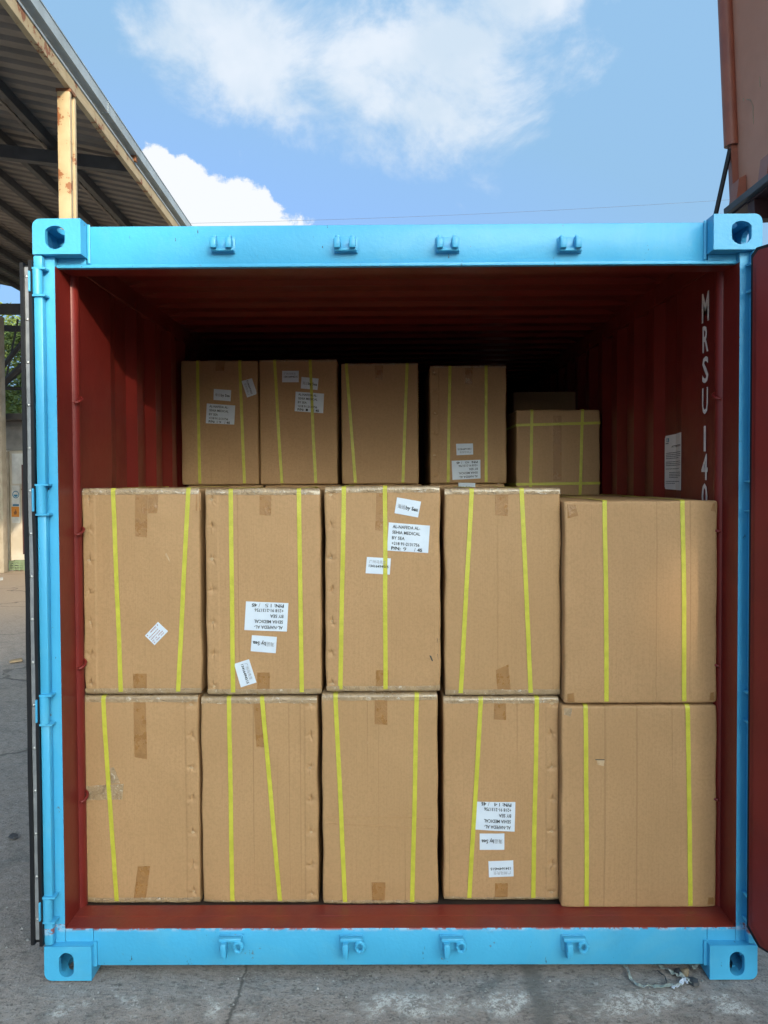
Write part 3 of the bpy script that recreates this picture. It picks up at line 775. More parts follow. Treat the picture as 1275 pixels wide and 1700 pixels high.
# ------------------------------------------------------------------ shipping container
ct = empty('shipping_container', (0, 3.03, 0))
tag(ct, 'open sky-blue steel shipping container with dark red inside, loaded with strapped cartons', 'shipping container')
O0 = Vector((0, 3.03, 0))
def P(name, mb, m, parent=None, sm=False, ang=None, label=None):
    mb.v = [tuple(Vector(v)-O0) for v in mb.v]
    o = link(name, mb.mesh(name, sm), m, parent or ct)
    if ang: smooth_by_angle(o, ang)
    if label: o['label'] = label
    return o
L = 6.058
def rounded_prism(x0, x1, z0, z1, y0, y1, r, corners, seg=5):
    poly = []
    for cx, cz, sx, sz, key in ((x0, z0, 1, 1, 'bl'), (x1, z0, -1, 1, 'br'), (x1, z1, -1, -1, 'tr'), (x0, z1, 1, -1, 'tl')):
        if key in corners:
            a0 = {'bl': math.pi, 'br': 1.5*math.pi, 'tr': 0, 'tl': .5*math.pi}[key]
            for i in range(seg+1):
                a = a0+i/seg*math.pi/2; poly.append((cx+sx*r+r*math.cos(a), cz+sz*r+r*math.sin(a)))
        else: poly.append((cx, cz))
    mb = MB(); mb.prism([(x, y0, z) for x, z in poly], (0, y1-y0, 0)); return mb
def oval(cx, cz, w, h, y0, y1, kind='oval'):
    pts = []
    n = 20
    for i in range(n):
        a = 2*math.pi*i/n; c_, s_ = math.cos(a), math.sin(a)
        if kind == 'oval':
            x = cx+w/2*c_; z = cz+(h/2-w/2)*(1 if s_ > 0 else -1)*(1 if abs(s_) > 1e-6 else 0)+w/2*s_
        else:   # D shape: straight sides, bowed top, round bottom
            x = cx+w/2*max(-1, min(1, 1.18*c_)); z = cz+(h*.42*s_ if s_ > 0 else h*.56*s_)
        pts.append((x, z))
    mb = MB(); mb.prism([(x, y0, z) for x, z in pts], (0, y1-y0, 0)); return mb
def casting(sx, top, rear):
    z0, z1 = (2.473, 2.591) if top else (0, .118)
    xo, xi = 1.219, 1.057
    x0, x1 = (xi, xo) if sx > 0 else (-xo, -xi)
    corner = ('t' if top else 'b')+('r' if sx > 0 else 'l')
    o = rounded_prism(x0, x1, z0, z1, 0, .178, .026, (corner,)).mesh('casting')
    inner = MB().box(x0+.018, x1-.018, .020, .16, z0+.018, z1-.018).mesh('c1')
    cx = (x0+x1)/2 + (0.012 if sx > 0 else -.005)
    hole = oval(cx, (z0+z1)/2+(.002 if top else -.004), .066 if top else .052, .080 if top else .084, -.02, .05, 'd' if top else 'oval').mesh('c2')
    side = MB().prism([(x1-.05 if sx > 0 else x0-.02, .06+.03*math.cos(a*math.pi/6)+.03, (z0+z1)/2+.028*math.sin(a*math.pi/6)) for a in range(12)], (.07, 0, 0)).mesh('c3')
    tb = MB().prism([((x0+x1)/2+.03*math.cos(a*math.pi/6), .09+.05*math.sin(a*math.pi/6), (z1-.03 if top else z0-.02)) for a in range(12)], (0, 0, .05)).mesh('c4')
    me = boolean(o, [inner, hole, side, tb])
    bm = bmesh.new(); bm.from_mesh(me)
    for v in bm.verts:
        if rear: v.co.y = L-v.co.y
        v.co -= O0
    if rear: bmesh.ops.reverse_faces(bm, faces=bm.faces[:])
    bm.to_mesh(me); bm.free()
    ob = link('corner_casting', me, M_blue, ct)
    smooth_by_angle(ob, 25)
    md = ob.modifiers.new('bevel', 'BEVEL'); md.width = .003; md.segments = 2; md.limit_method = 'ANGLE'; md.angle_limit = math.radians(50)
    return ob
for sx in (-1, 1):
    for top in (True, False):
        for rear in (False, True): casting(sx, top, rear)
# header: boxed beam with a lower lip
mb = MB().box(-1.057, 1.057, .06, .13, 2.452, 2.583, b=.004); h_o = P('door_header', mb, M_blue, ang=30)
mb = MB().box(-1.16, 1.16, .052, .075, 2.440, 2.4515, b=.002); P('header_lip', mb, M_blue, ang=30)
mb = MB().box(-1.157, 1.157, .0755, .16, 2.440, 2.4515); P('header_soffit', mb, M_red)
for sx in (-1, 1):   # weld plate beside the casting and gusset beneath it
    mb = MB(); mb.box(min(sx*1.056, sx*1.046), max(sx*1.056, sx*1.046), .054, .0598, 2.455, 2.588, b=.002)
    P('weld_plate', mb, M_blue)
    mb = MB(); mb.box(min(sx*1.157, sx*1.214), max(sx*1.157, sx*1.214), .05, .15, 2.4525, 2.472); P('header_gusset', mb, M_blue)
    mb = MB(); mb.box(min(sx*1.061, sx*1.156), max(sx*1.061, sx*1.156), .055, .15, 2.4525, 2.472); P('header_gusset', mb, M_blue)
# sill
mb = MB().box(-1.06, 1.06, .030, .12, .034, .164, b=.004); P('door_sill', mb, M_blue, ang=30)
for sx in (-1, 1):
    mb = MB(); mb.box(min(sx*1.061, sx*1.157), max(sx*1.061, sx*1.157), .031, .12, .1185, .164); P('sill_gusset', mb, M_blue)
    mb = MB(); mb.prism([(sx*1.046, .021, .122), (sx*1.06, .021, .122), (sx*1.06, .0295, .122), (sx*1.046, .0295, .122)], (0, 0, -.085)); P('weld_plate', mb, M_blue)
mb = MB()
nx = 60
vs = []
for j, (y, z) in enumerate(((.030, .1645), (.036, .1662), (.10, .1662), (.104, .1672), (.175, .1662))):
    for i in range(nx+1): vs.append((-1.156+2.312*i/nx, y, z+.0006*noise.noise(Vector((i*.4, j*2, 1)))))
mb.add(vs, [(j*(nx+1)+i, j*(nx+1)+i+1, (j+1)*(nx+1)+i+1, (j+1)*(nx+1)+i) for j in range(4) for i in range(nx)])
P('threshold_plate', mb, M_redsill)
mb = MB().box(-1.15, 1.15, .176, L-.1, .12, .158); P('floor', mb, M_floor)
# black sealing strip under the cartons
# corner posts
for sx in (-1, 1):
    def X(a, b): return (min(sx*a, sx*b), max(sx*a, sx*b))
    mb = MB(); mb.box(*X(1.158, 1.186), .030, .06, .164, 2.472); mb.box(*X(1.186, 1.217), .030, .15, .118, 2.472); mb.box(*X(1.1583, 1.186), .030, .055, .118, .1638)
    P('corner_post', mb, M_blue)
    # vertical ridge between the hinge lugs
    cuts = [(.122, .205), (.29, .885), (.985, 1.60), (1.70, 2.335), (2.425, 2.47)]
    for a, b_ in cuts:
        m2 = MB(); x0, x1 = X(1.188, 1.219); m2.box(x0, x1, .001, .0298, a, b_, b=.006); P('post_ridge', m2, M_blue, ang=40)
    for za, zb in ((.208, .287), (.888, .982), (1.603, 1.697), (2.338, 2.422)):
        m2 = MB(); xc = sx*1.206
        m2.tube((xc, .006, za), (xc, .006, zb), .0165, 16); P('hinge', m2, M_blue, ang=40)
        for z_ in (za-.003, zb+.003):
            m2 = MB(); m2.box(*X(1.176, 1.222), -.008, .029, z_-.0035, z_+.0035, b=.001); P('hinge_lug', m2, M_blue)
        m2 = MB(); m2.box(*X(1.222, 1.228), -.018, .012, za+.008, zb-.008, b=.002); P('hinge_blade', m2, M_blue)
    # inner red face of the post, ragged where the two paints meet
    vs = []; n = 90; zs = [.164+(2.44-.164)*i/n for i in range(n+1)]
    for i, z in enumerate(zs):
        w = .0016*noise.noise(Vector((z*40, sx, 0)))
        vs += [(sx*1.1575, .0296+w*0, z), (sx*1.1572, .034+abs(w), z), (sx*1.157, .15, z)]
    m2 = MB(); m2.add(vs, [(3*i+k, 3*i+k+1, 3*i+4+k, 3*i+3+k) for i in range(n) for k in (0, 1)]); P('post_inner_face', m2, M_red)
    # round inner bar of the post with lashing rings
    m2 = MB(); m2.tube((sx*1.166, .183, .166), (sx*1.166, .183, 2.45), .027, 20, cap=False); P('lashing_bar', m2, M_red, sm=True)
    m2 = MB(); m2.box(*X(1.157, 1.19), .150, .158, .166, 2.45); P('post_return', m2, M_red)
    for pyr in (663, 881, 1102, 1322):
        z = at(640, pyr, .17).z; pts = []
        for k in range(13):
            a = -math.pi/2+k/12*math.pi
            pts.append((sx*(1.146-.018*math.cos(a)), .168+.018*math.sin(a)*1.2, z+.012*math.sin(a)+.004))
        m2 = MB(); m2.path(pts, .005, 8); P('lashing_ring', m2, M_red, sm=True)
# side walls
def side_profile():
    pts = [(.19, 1.172), (.215, 1.152), (.535, 1.152), (.655, 1.176), (.79, 1.176)]
    y = .79
    while y < L-.35:
        pts += [(y+.06, 1.146), (y+.135, 1.146), (y+.195, 1.180), (y+.278, 1.180)]; y += .278
    pts.append((L-.1, 1.18)); return pts
pr = side_profile()
for sx in (-1, 1):
    vs = []
    for y, x in pr:
        for z in (.13, .9, 1.7, 2.505): vs.append((sx*x, y, z))
    m2 = MB(); m2.add(vs, [(4*i+k, 4*i+k+1, 4*i+5+k, 4*i+4+k) for i in range(len(pr)-1) for k in range(3)])
    P('side_wall', m2, M_red)
    m2 = MB(); m2.add([(sx*(x+.002 if True else x), y, z) for y, x in pr for z in (.13, 2.505)], [(2*i, 2*i+1, 2*i+3, 2*i+2) for i in range(len(pr)-1)]); P('side_wall_outer_skin', m2, M_blue)
    m2 = MB(); m2.box(min(sx*1.150, sx*1.205), max(sx*1.150, sx*1.205), .179, L-.179, 2.476, 2.58, b=.003); P('top_side_rail', m2, M_red)
    m2 = MB(); m2.box(min(sx*1.182, sx*1.217), max(sx*1.182, sx*1.217), .179, L-.179, .03, .128); P('bottom_side_rail', m2, M_blue)
    m2 = MB()   # weld line and folded seam under the rail
    m2.path([(sx*1.147, .19+i*.12, 2.472+.002*math.sin(i*2.1)) for i in range(40)], .004, 6); P('weld_seam', m2, M_red)
# roof
vs = []; ys = []; y = .16
while y < L-.1:
    ys += [(y, 0), (y+.09, 0), (y+.12, .018), (y+.18, .018)]; y += .209
for y, dz_ in ys:
    for x in (-1.16, -1.08, 1.08, 1.16):
        vs.append((x, y, 2.556+(dz_ if abs(x) < 1.1 else 0)))
m2 = MB(); m2.add(vs, [(4*i+k, 4*i+4+k, 4*i+5+k, 4*i+k+1) for i in range(len(ys)-1) for k in range(3)]); P('roof_sheet', m2, M_red)
m2 = MB(); m2.add([(x, y, 2.583) for y in (.13, L-.1) for x in (-1.2, 1.2)], [(0, 1, 3, 2)]); P('roof_outer_skin', m2, M_blue)
m2 = MB().box(-1.15, 1.15, .131, .20, 2.50, 2.555); P('header_inner_plate', m2, M_red)
# rear wall
vs = []; x = -1.18; xs2 = []
while x < 1.15:
    xs2 += [(x, 0), (x+.1, 0), (x+.13, .04), (x+.2, .04)]; x += .25
for x, d in xs2:
    for z in (.1, 2.61): vs.append((min(x, 1.18), L-.09+d, z))
m2 = MB(); m2.add(vs, [(2*i, 2*i+2, 2*i+3, 2*i+1) for i in range(len(xs2)-1)]); P('end_wall', m2, M_red)
m2 = MB().box(-1.18, 1.18, L-.04, L-.035, .1, 2.582); P('end_wall_outer_skin', m2, M_blue)
# cam keepers
def keeper(px, py, Yp, low):
    p = at(px, py, Yp); x, z = p.x, p.z
    e = empty('cam_keeper', (x-O0.x, Yp-O0.y, z-O0.z), 0, ct); e.scale = (1.12, 1.35, 1.15)
    def E(nm, m2, ang=40):
        o = link(nm, m2.mesh(nm), M_blue, e); smooth_by_angle(o, ang); return o
    s = -1 if low else 1
    E('keeper_plate', MB().box(-.037, .037, -.005, 0, -.024, .024, b=.002))
    if low:
        m2 = MB().box(-.034, .036, -.022, -.005, .010, .023, b=.004); E('keeper_bridge', m2)
        m2 = MB().box(-.026, -.008, -.034, -.005, -.026, .012, b=.003); m2.box(-.023, -.011, -.02, -.005, -.042, -.026, b=.002); E('keeper_jaw', m2)
        m2 = MB(); m2.path([(.027+.012*math.cos(a), -.02, -.003+.015*math.sin(a)) for a in [k*math.pi/6 for k in range(13)]], .006, 8); E('keeper_jaw', m2)
    else:
        m2 = MB().box(-.034, .034, -.022, -.005, -.022, -.012, b=.003); E('keeper_bridge', m2)
        for xc in (-.026, .020):
            m2 = MB().box(xc-.009, xc+.010, -.034, -.005, -.016, .014, b=.003); m2.box(xc-.006, xc+.007, -.018, -.005, .014, .026, b=.002); E('keeper_jaw', m2)
for px in (371.5, 574.5, 743, 945): keeper(px, 408, .06, False)
for px in (383.5, 583.5, 750, 951): keeper(px, 1563, .03, True)

# identification lettering and notice on the right wall
XW = 1.1505
def wall_pt(px, py, X):
    v = ray(px, py); t = (X-CAM.x)/v.x; return CAM+v*t
for ch, ya, yb, (u0, u1) in (('M', 489.6, 538, (0, 1)), ('R', 544, 587.5, (.12, .95)), ('S', 594.5, 638, (.1, .95)), ('U', 645.5, 689, (.1, .92)), ('1', 708, 750, (.36, .66)), ('4', 754, 797, (.05, .95)), ('0', 802, 846, (.1, .92))):
    a = wall_pt(1164.5, ya, XW); b_ = wall_pt(1164.5, yb, XW); yl = .327; yr = .262
    O = Vector((XW-.0015, yl, a.z)); ex = Vector((0, yr-yl, 0)); ey = Vector((0, 0, b_.z-a.z))
    m2 = MB(); text_in(m2, ch, O, ex, ey, (u0, 0, u1, 1), Vector((0, 0, 0)), .018); P('painted_letter', m2, M_white)
# notice sheet, bent round the corrugation
zt0, zb0 = wall_pt(1112, 722, 1.172).z, wall_pt(1112, 813, 1.172).z
cols = [(.785, 1.1735), (.775, 1.1735), (.66, 1.1735), (.653, 1.1733), (.538, 1.1495), (.53, 1.1495)]
vs = []
for k, (y, x) in enumerate(cols):
    ins = .012 if k == 0 else (.002 if k == 1 else 0)
    vs += [(x, y, zt0-ins), (x, y, zb0+ins)]
st = P('notice_sticker', MB().add(vs, [(2*i, 2*i+1, 2*i+3, 2*i+2) for i in range(len(cols)-1)]), M_sticker)
H_ = zt0-zb0
def nx_(u):   # u metres from the far edge -> point on the bent sheet
    y = .785-u
    x = 1.1730 if y > .655 else 1.1730-(.655-y)*.2
    return x-.0012, y
def nbar(mb2, u0, u1, v, h):
    us = [u0+(u1-u0)*i/6 for i in range(7)]
    vs = []
    for u in us:
        x, y = nx_(u); vs += [(x, y, zt0-v*H_), (x, y, zt0-(v+h)*H_)]
    mb2.add(vs, [(2*i, 2*i+1, 2*i+3, 2*i+2) for i in range(6)])
m2 = MB(); rr = random.Random(3)
for v, u0, u1 in ((.325, .018, .25), (.358, .018, .25), (.39, .018, .25), (.424, .018, .21), (.488, .018, .25), (.52, .018, .25), (.552, .018, .25), (.615, .018, .22), (.68, .06, .25), (.712, .06, .25), (.742, .06, .25), (.772, .06, .19), (.842, .018, .23), (.877, .018, .125)):
    u = u0
    while u < u1:
        w_ = rr.uniform(.006, .015); nbar(m2, u, min(u+w_, u1), v, .011); u += w_+.0035
nbar(m2, .014, .05, .145, .012)
P('printed_lines', m2, M_ink, st)['kind'] = 'stuff'
m2 = MB(); tv = []
text_in(m2, 'ATTENTION', Vector((0, 0, 0)), Vector((1, 0, 0)), Vector((0, 1, 0)), (.085, .20, .25, .235), Vector((0, 0, 0)), .03)
m2.v = [(nx_(v[0])[0], nx_(v[0])[1], zt0-v[1]*H_) for v in m2.v]; P('printed_heading', m2, M_ink, st)
m2 = MB(); m2.add([(nx_(u)[0], nx_(u)[1], zt0-v*H_) for u, v in ((.026, .055), (.026, .125), (.055, .125), (.055, .055))], [(0, 1, 2, 3)]); lg = P('star_emblem', m2, M_starblue, st)
m2 = MB(); pts = []
for k in range(14):
    a = math.pi/2+k*math.pi/7; r_ = (.0115 if k % 2 == 0 else .0055)
    x, y = nx_(.0405+r_*math.cos(a)*1.0); pts.append((x-.0008, y, zt0-.09*H_+r_*math.sin(a)))
m2.add(pts, [tuple(range(14))]); P('emblem_star', m2, M_signwhite, st)

# ---- left door, folded right back along the container side: its hinge edge faces us
dl = empty('door', (-1.24-O0.x, 0-O0.y, .13-O0.z), 0, ct); dl['label'] = 'left door folded back, seen on its rubber-sealed edge'
def PD(name, mb, m, par, org, ang=None, sm=False):
    mb.v = [tuple(Vector(v)-org) for v in mb.v]; o = link(name, mb.mesh(name, sm), m, par)
    if ang: smooth_by_angle(o, ang)
    return o
og = Vector((-1.24, 0, .13)); ZT = 2.435; ZBm = .135
PD('door_leaf', MB().box(-1.260, -1.224, .012, 1.17, ZBm, ZT-.01, b=.003), M_red, dl, og)
vs = []; n = 80
def ribbon_bar(xc, w, y0, y1, z0, z1, wav, seed, n=70):
    vs = []
    for i in range(n+1):
        z = z0+(z1-z0)*i/n; d = wav*noise.noise(Vector((z*3.3, seed, 0)))
        ww = w*(1+.18*noise.noise(Vector((z*5, seed+9, 0))))
        vs += [(xc-ww/2+d, y0, z), (xc+ww/2+d, y0, z), (xc+ww/2+d, y1, z), (xc-ww/2+d, y1, z)]
    m = MB(); fs = [(4*i+k, 4*i+(k+1) % 4, 4*i+4+(k+1) % 4, 4*i+4+k) for i in range(n) for k in range(4)]
    fs += [(0, 1, 2, 3), (4*n, 4*n+3, 4*n+2, 4*n+1)]; m.add(vs, fs); return m
PD('gasket', ribbon_bar(-1.2575, .004, -.004, .012, ZBm+.01, ZT-.01, .001, 1), M_red, dl, og)
PD('gasket', ribbon_bar(-1.2500, .012, -.016, .012, ZBm-.002, ZT+.006, .002, 2), M_black, dl, og)
PD('gasket', ribbon_bar(-1.2245, .011, -.010, .012, ZBm-.01, ZT+.016, .003, 3), M_black, dl, og)
PD('gasket', ribbon_bar(-1.237, .030, .000, .011, ZBm, ZT, .001, 4), M_black, dl, og)
PD('gasket_strip', ribbon_bar(-1.2375, .0165, -.006, .0, ZBm+.012, ZT-.006, .0015, 5), M_alu, dl, og)
for k in range(16):
    z = at(48, 460+k*71, 0).z
    if z < .15: break
    vs = []
    m2 = MB()
    for i in range(4):
        a = i/3*math.pi/2; r_ = .0055*math.cos(a); yy = -.006-.0035*math.sin(a)
        for j in range(10): vs.append((-1.2375+r_*math.cos(j*.628), yy, z+r_*math.sin(j*.628)))
    m2.add(vs, [(i*10+j, i*10+(j+1) % 10, (i+1)*10+(j+1) % 10, (i+1)*10+j) for i in range(3) for j in range(10)])
    PD('rivet', m2, M_rivet, dl, og, sm=True)

# ---- right door, swung past square towards the camera
PH = math.radians(26)
og = Vector((1.199, -.036, .13)); dr = empty('door', og-O0, 0, ct); dr['label'] = 'right door swung open towards the viewer, dark red inner face'
dirv = Vector((math.sin(PH), -math.cos(PH), 0)); nrm = Vector((-math.cos(PH), -math.sin(PH), 0))
MR = Matrix(((dirv.x, nrm.x, 0, 0), (dirv.y, nrm.y, 0, 0), (0, 0, 1, 0), (0, 0, 0, 1)))
zt_ = at(1240, 414, -.05).z-.13; zb_ = .168-.13
def dpart(name, mb, m, ang=None):
    o = link(name, mb.mesh(name), m, dr)
    if ang: smooth_by_angle(o, ang)
    return o
def dpoly(inset, d0, d1):
    a, b_ = -.004+inset, 1.15-inset; z0, z1 = zb_+inset, zt_-inset; c_ = .045
    poly = [(a+c_, z0), (b_-c_, z0), (b_, z0+c_), (b_, z1-c_), (b_-c_, z1), (a+.02, z1), (a, z1-.02), (a, z0+c_)]
    return MB().prism([MR @ Vector((x, d0, z)) for x, z in poly], MR.to_3x3() @ Vector((0, d1-d0, 0)))
dpart('door_leaf', dpoly(.012, .004, .050), M_red)
dpart('gasket', dpoly(0, .030, .044), M_black)
dpart('gasket', dpoly(-.006, .012, .020), M_black)
dpart('inner_panel', dpoly(.03, .050, .056), M_red)
for u in (.35, .8):
    dpart('locking_bar', MB().tube(MR @ Vector((u, -.02, zb_-.02)), MR @ Vector((u, -.02, zt_+.02)), .015, 12), M_blue)

# ------------------------------------------------------------------ open shed on the left
SR = .0325
shed = empty('open_shed', (-2.57, 0, 0), SR)
tag(shed, 'open-sided shed with a corrugated roof, cream post and grey gutter, left of the container', 'shed')
def S(name, mb, m, ang=None, par=None):
    o = link(name, mb.mesh(name), m, par or shed)
    if ang: smooth_by_angle(o, ang)
    return o
def Zr(x): return 5.33+.2*(-x)     # underside of the roof at local x (x negative inwards)
vs = []; ys = []; y = -2.0
while y < 17.2: ys += [(y, 0), (y+.11, 0), (y+.135, .035), (y+.185, .035)]; y += .21
xs3 = [-.06, -1.2, -2.4, -3.6, -4.8, -6, -7.2, -8.4, -9.6]
for y, d in ys:
    for x in xs3: vs.append((x, y, Zr(x)+d+.01))
k_ = len(xs3)
m2 = MB(); m2.add(vs, [(i*k_+j, i*k_+j+1, (i+1)*k_+j+1, (i+1)*k_+j) for i in range(len(ys)-1) for j in range(k_-1)]); S('roof_sheet', m2, M_shedroof)
m2 = MB()
for j in range(1, k_-1, 2):   # lap joints
    x = xs3[j]; M = Matrix.Translation((x, 0, Zr(x))) @ Matrix.Rotation(math.atan(.2), 4, 'Y')
    m2.box(-.02, .02, -2, 17.2, .0, .006, M)
S('roof_lap', m2, M_shedroof)
S('eave_beam', MB().box(-.105, -.055, -2, 17.2, 5.115, 5.235, b=.004), M_cream)
S('eave_beam_flange', MB().box(-.052, -.046, -2, 17.2, 5.225, 5.245), M_gutter)
for a, b_ in ((-2, 2.46), (2.47, 5.05), (5.06, 10.5), (10.51, 17.2)):   # gutter lengths
    m2 = MB(); m2.box(-.20, -.004, a, b_, 5.297, 5.301); m2.box(-.004, 0, a, b_, 5.297, 5.40); m2.box(-.012, .006, a, b_, 5.40, 5.408); m2.box(-.204, -.20, a, b_, 5.297, 5.345)
    S('gutter', m2, M_gutter)
for y in (2.9, 6.05, 9.4, 12.5):
    S('gutter_bracket', MB().box(-.10, -.02, y, y+.05, 5.2355, 5.2965), M_rust)
for y, xx in ((4.2, -.17), (12.0, -.17)):
    m2 = MB(); m2.box(-.168, -.058, y, y+.05, 0, 5.085, b=.008); m2.box(-.168, -.058, y+.11, y+.16, 0, 5.085, b=.008); m2.box(-.12, -.10, y+.049, y+.111, 0, 5.08)
    S('post', m2, M_cream, 30)
    S('post_bracket', MB().box(-.18, -.05, y+.01, y+.12, 5.0855, 5.1145), M_rust)
for x in (-.98, -1.59, -2.25, -2.92, -3.75, -4.5, -5.2, -5.9, -6.6, -7.4, -8.2, -9.0):
    S('purlin', MB().box(x-.035, x+.035, -2, 17.2, Zr(x)-.11, Zr(x)-.004), M_shedsteel)
for y in (6.15, 17.0):
    M = Matrix.Translation((0, y, 5.22)) @ Matrix.Rotation(math.atan(.11 if y < 10 else .05), 4, 'Y')
    S('tie_beam', MB().box(-9.6, -.11, 0, .10, -.08, .06, M), M_shedsteel)
S('tie_beam', MB().box(-9.6, -.11, 12.05, 12.15, 4.83, 5.02), M_shedsteel)
# inner side: posts and braces seen in the gap beside the folded door
def L_(v): return (shed.matrix_basis.inverted() @ Vector(v))
Mi = (Matrix.Translation((-2.57, 0, 0)) @ Matrix.Rotation(SR, 4, 'Z')).inverted()
pA = Mi @ at(0, 900, 12.0)
S('post', MB().box(pA.x-.26, pA.x+.055, 12.16, 12.36, 0, 4.83, b=.01), M_concpost, 30)
for (a, b_, Y, w) in (((2, 612), (44, 560), 12.8, .05), ((2, 640), (46, 600), 12.7, .07), ((8, 645), (46, 645), 12.9, .03), ((4, 660), (30, 530), 13.2, .02)):
    m2 = MB(); m2.tube(Mi @ at(*a, Y), Mi @ at(*b_, Y), w, 6); S('brace', m2, M_shedsteel)

# ------------------------------------------------------------------ low white building in the gap
YW = 12.9
def wp(px, py, Y=YW): return at(px, py, Y)
zt1 = wp(20, 700).z
bld = empty('whitewashed_building', (-8.5, YW+2, 0)); tag(bld, 'low whitewashed building with safety signs, in the gap at the far left', 'building')
ob = Vector((-8.5, YW+2, 0))
def B(name, mb, m, par=None):
    mb.v = [tuple(Vector(v)-ob) for v in mb.v]; return link(name, mb.mesh(name), m, par or bld)
zm = wp(20, 748).z
B('wall', MB().box(-14, -3.4, YW, YW+4, -.02, zm), M_whitewall)
B('cladding', MB().box(-14, -3.4, YW-.03, YW+4, zm+.002, zt1), M_greywall)
for py in (710, 728): z = wp(20, py).z; B('rail', MB().box(-14, -3.4, YW-.06, YW-.031, z-.03, z+.03), M_greywall)
B('roof', MB().box(-14.2, -3.2, YW-.5, YW+4.3, zt1+.002, zt1+.12), M_shedsteel)
a = wp(20, 753); b_ = wp(37, 803); B('white_panel', MB().box(a.x, b_.x+.15, YW-.012, YW-.001, b_.z, a.z), M_signwhite)
B('door_frame', MB().box(wp(14, 800).x-.02, wp(14, 800).x+.03, YW-.05, YW-.001, 0, zm-.02), M_concpost)
a = wp(20, 806); b_ = wp(34, 836)
sg = B('sign_plate', MB().box(a.x, b_.x, YW-.02, YW-.001, wp(20, 868).z, a.z), M_signwhite)
cx, cz = (a.x+b_.x)/2, wp(27, 821).z; rad = (b_.x-a.x)*.42
def disc(r0, r1, y, a0=0, a1=2*math.pi, n=24):
    v = []; 
    for i in range(n+1):
        t = a0+(a1-a0)*i/n; v += [(cx+r0*math.cos(t), y, cz+r0*math.sin(t)*1.1), (cx+r1*math.cos(t), y, cz+r1*math.sin(t)*1.1)]
    return MB().add(v, [(2*i, 2*i+1, 2*i+3, 2*i+2) for i in range(n)])
B('sign_ring', disc(rad*.78, rad, YW-.024), M_signblue)
B('sign_mask_picture', disc(0, rad*.62, YW-.024, math.pi, 2*math.pi), M_signblue)
B('sign_text_bar', MB().box(a.x+.02, b_.x-.02, YW-.025, YW-.021, wp(20, 840).z, wp(20, 837).z), M_signblue)
a = wp(20, 838.5); b_ = wp(33, 858)
B('orange_sign', MB().box(a.x, b_.x, YW-.03, YW-.026, b_.z, wp(20, 841).z), M_signorange)
m2 = MB(); fx, fz = (a.x+b_.x)/2, wp(20, 850).z
m2.prism([(fx-.02, YW-.034, fz-.05), (fx+.02, YW-.034, fz-.05), (fx+.035, YW-.034, fz-.01), (fx+.005, YW-.034, fz+.06), (fx, YW-.034, fz+.02), (fx-.03, YW-.034, fz)], (0, .003, 0)); B('sign_flame', m2, M_rust)
B('brown_cabinet', MB().box(wp(36, 800, YW-.3).x, wp(36, 800, YW-.3).x+.5, YW-.3, YW-.031, wp(30, 918).z, wp(30, 772).z), M_maroon)
# crate and rubbish at its foot
cr = empty('plastic_crate', (wp(33, 940, YW-.35).x, YW-.35, 0)); cr.scale = (.85, .85, .85); tag(cr, 'small green slatted plastic crate at the foot of the white wall', 'crate')
for k in range(4):
    for yy in (-.14, .14): link('slat', MB().box(-.17, .17, yy-.006, yy+.006, .02+k*.055, .055+k*.055).mesh('slat'), M_crate, cr)
    for xx in (-.17, .17): link('slat', MB().box(xx-.006, xx+.006, -.13, .13, .02+k*.055, .055+k*.055).mesh('slat'), M_crate, cr)
for xx in (-.17, -.06, .06, .17): link('upright', MB().box(xx-.012, xx+.012, -.155, -.1465, 0, .235).mesh('upright'), M_crate, cr)
bm = bmesh.new(); bmesh.ops.create_icosphere(bm, subdivisions=3, radius=.16)
for v in bm.verts: v.co *= 1+.5*noise.noise(v.co*9); v.co.z = max(0, v.co.z*.7+.02)
me = bpy.data.meshes.new('rubbish_bag'); bm.to_mesh(me); bm.free()
tag(link('rubbish_bag', me, M_rubbish, None, (wp(22, 940, YW-.3).x, YW-.3, 0)), 'crumpled grey rubbish bag beside the green crate', 'rubbish bag')

# ------------------------------------------------------------------ trees beyond
def tree(x, y, h, cr_, seed, label):
    rr = random.Random(seed); t = empty('leafy_tree', (x, y, 0)); tag(t, label, 'tree', 'trees behind the shed')
    m2 = MB(); m2.tube((0, 0, -.05), (.1, 0, h*.45), .16, 10, .10)
    tips = []
    for k in range(9):
        a = rr.uniform(0, 6.28); z0 = h*rr.uniform(.3, .5); l = cr_*rr.uniform(.5, .9)
        e = Vector((l*math.cos(a), l*math.sin(a), h*rr.uniform(.5, .9))); m2.tube((.07, 0, z0), e, .05, 6, .015); tips.append(e)
    link('trunk', m2.mesh('trunk', True), M_bark, t)
    vs = []; fs = []
    cl = [(Vector((rr.gauss(0, cr_*.5), rr.gauss(0, cr_*.5), h*rr.uniform(.35, .95))), rr.uniform(.35, .7)) for _ in range(60)]
    for c_, r_ in cl:
        for _ in range(170):
            d = Vector((rr.gauss(0, 1), rr.gauss(0, 1), rr.gauss(0, .8)))
            p = c_+d.normalized()*r_*rr.random()**.4
            s_ = rr.uniform(.05, .10); a = Vector((rr.uniform(-1, 1), rr.uniform(-1, 1), rr.uniform(-.6, .6))).normalized(); b2 = a.orthogonal().normalized()*.5
            i = len(vs); vs += [p-a*s_, p+b2*s_, p+a*s_, p-b2*s_]; fs.append((i, i+1, i+2, i+3))
    me = bpy.data.meshes.new('crown'); me.from_pydata([tuple(v) for v in vs], [], fs); me.update()
    link('crown', me, M_leaf, t)
tree(-10.4, 20.5, 6.6, 1.7, 1, 'nearest yellow-green tree in the gap between shed post and door edge')
tree(-12.8, 22.5, 7.4, 2.0, 2, 'green tree just left of and behind the nearest gap tree')
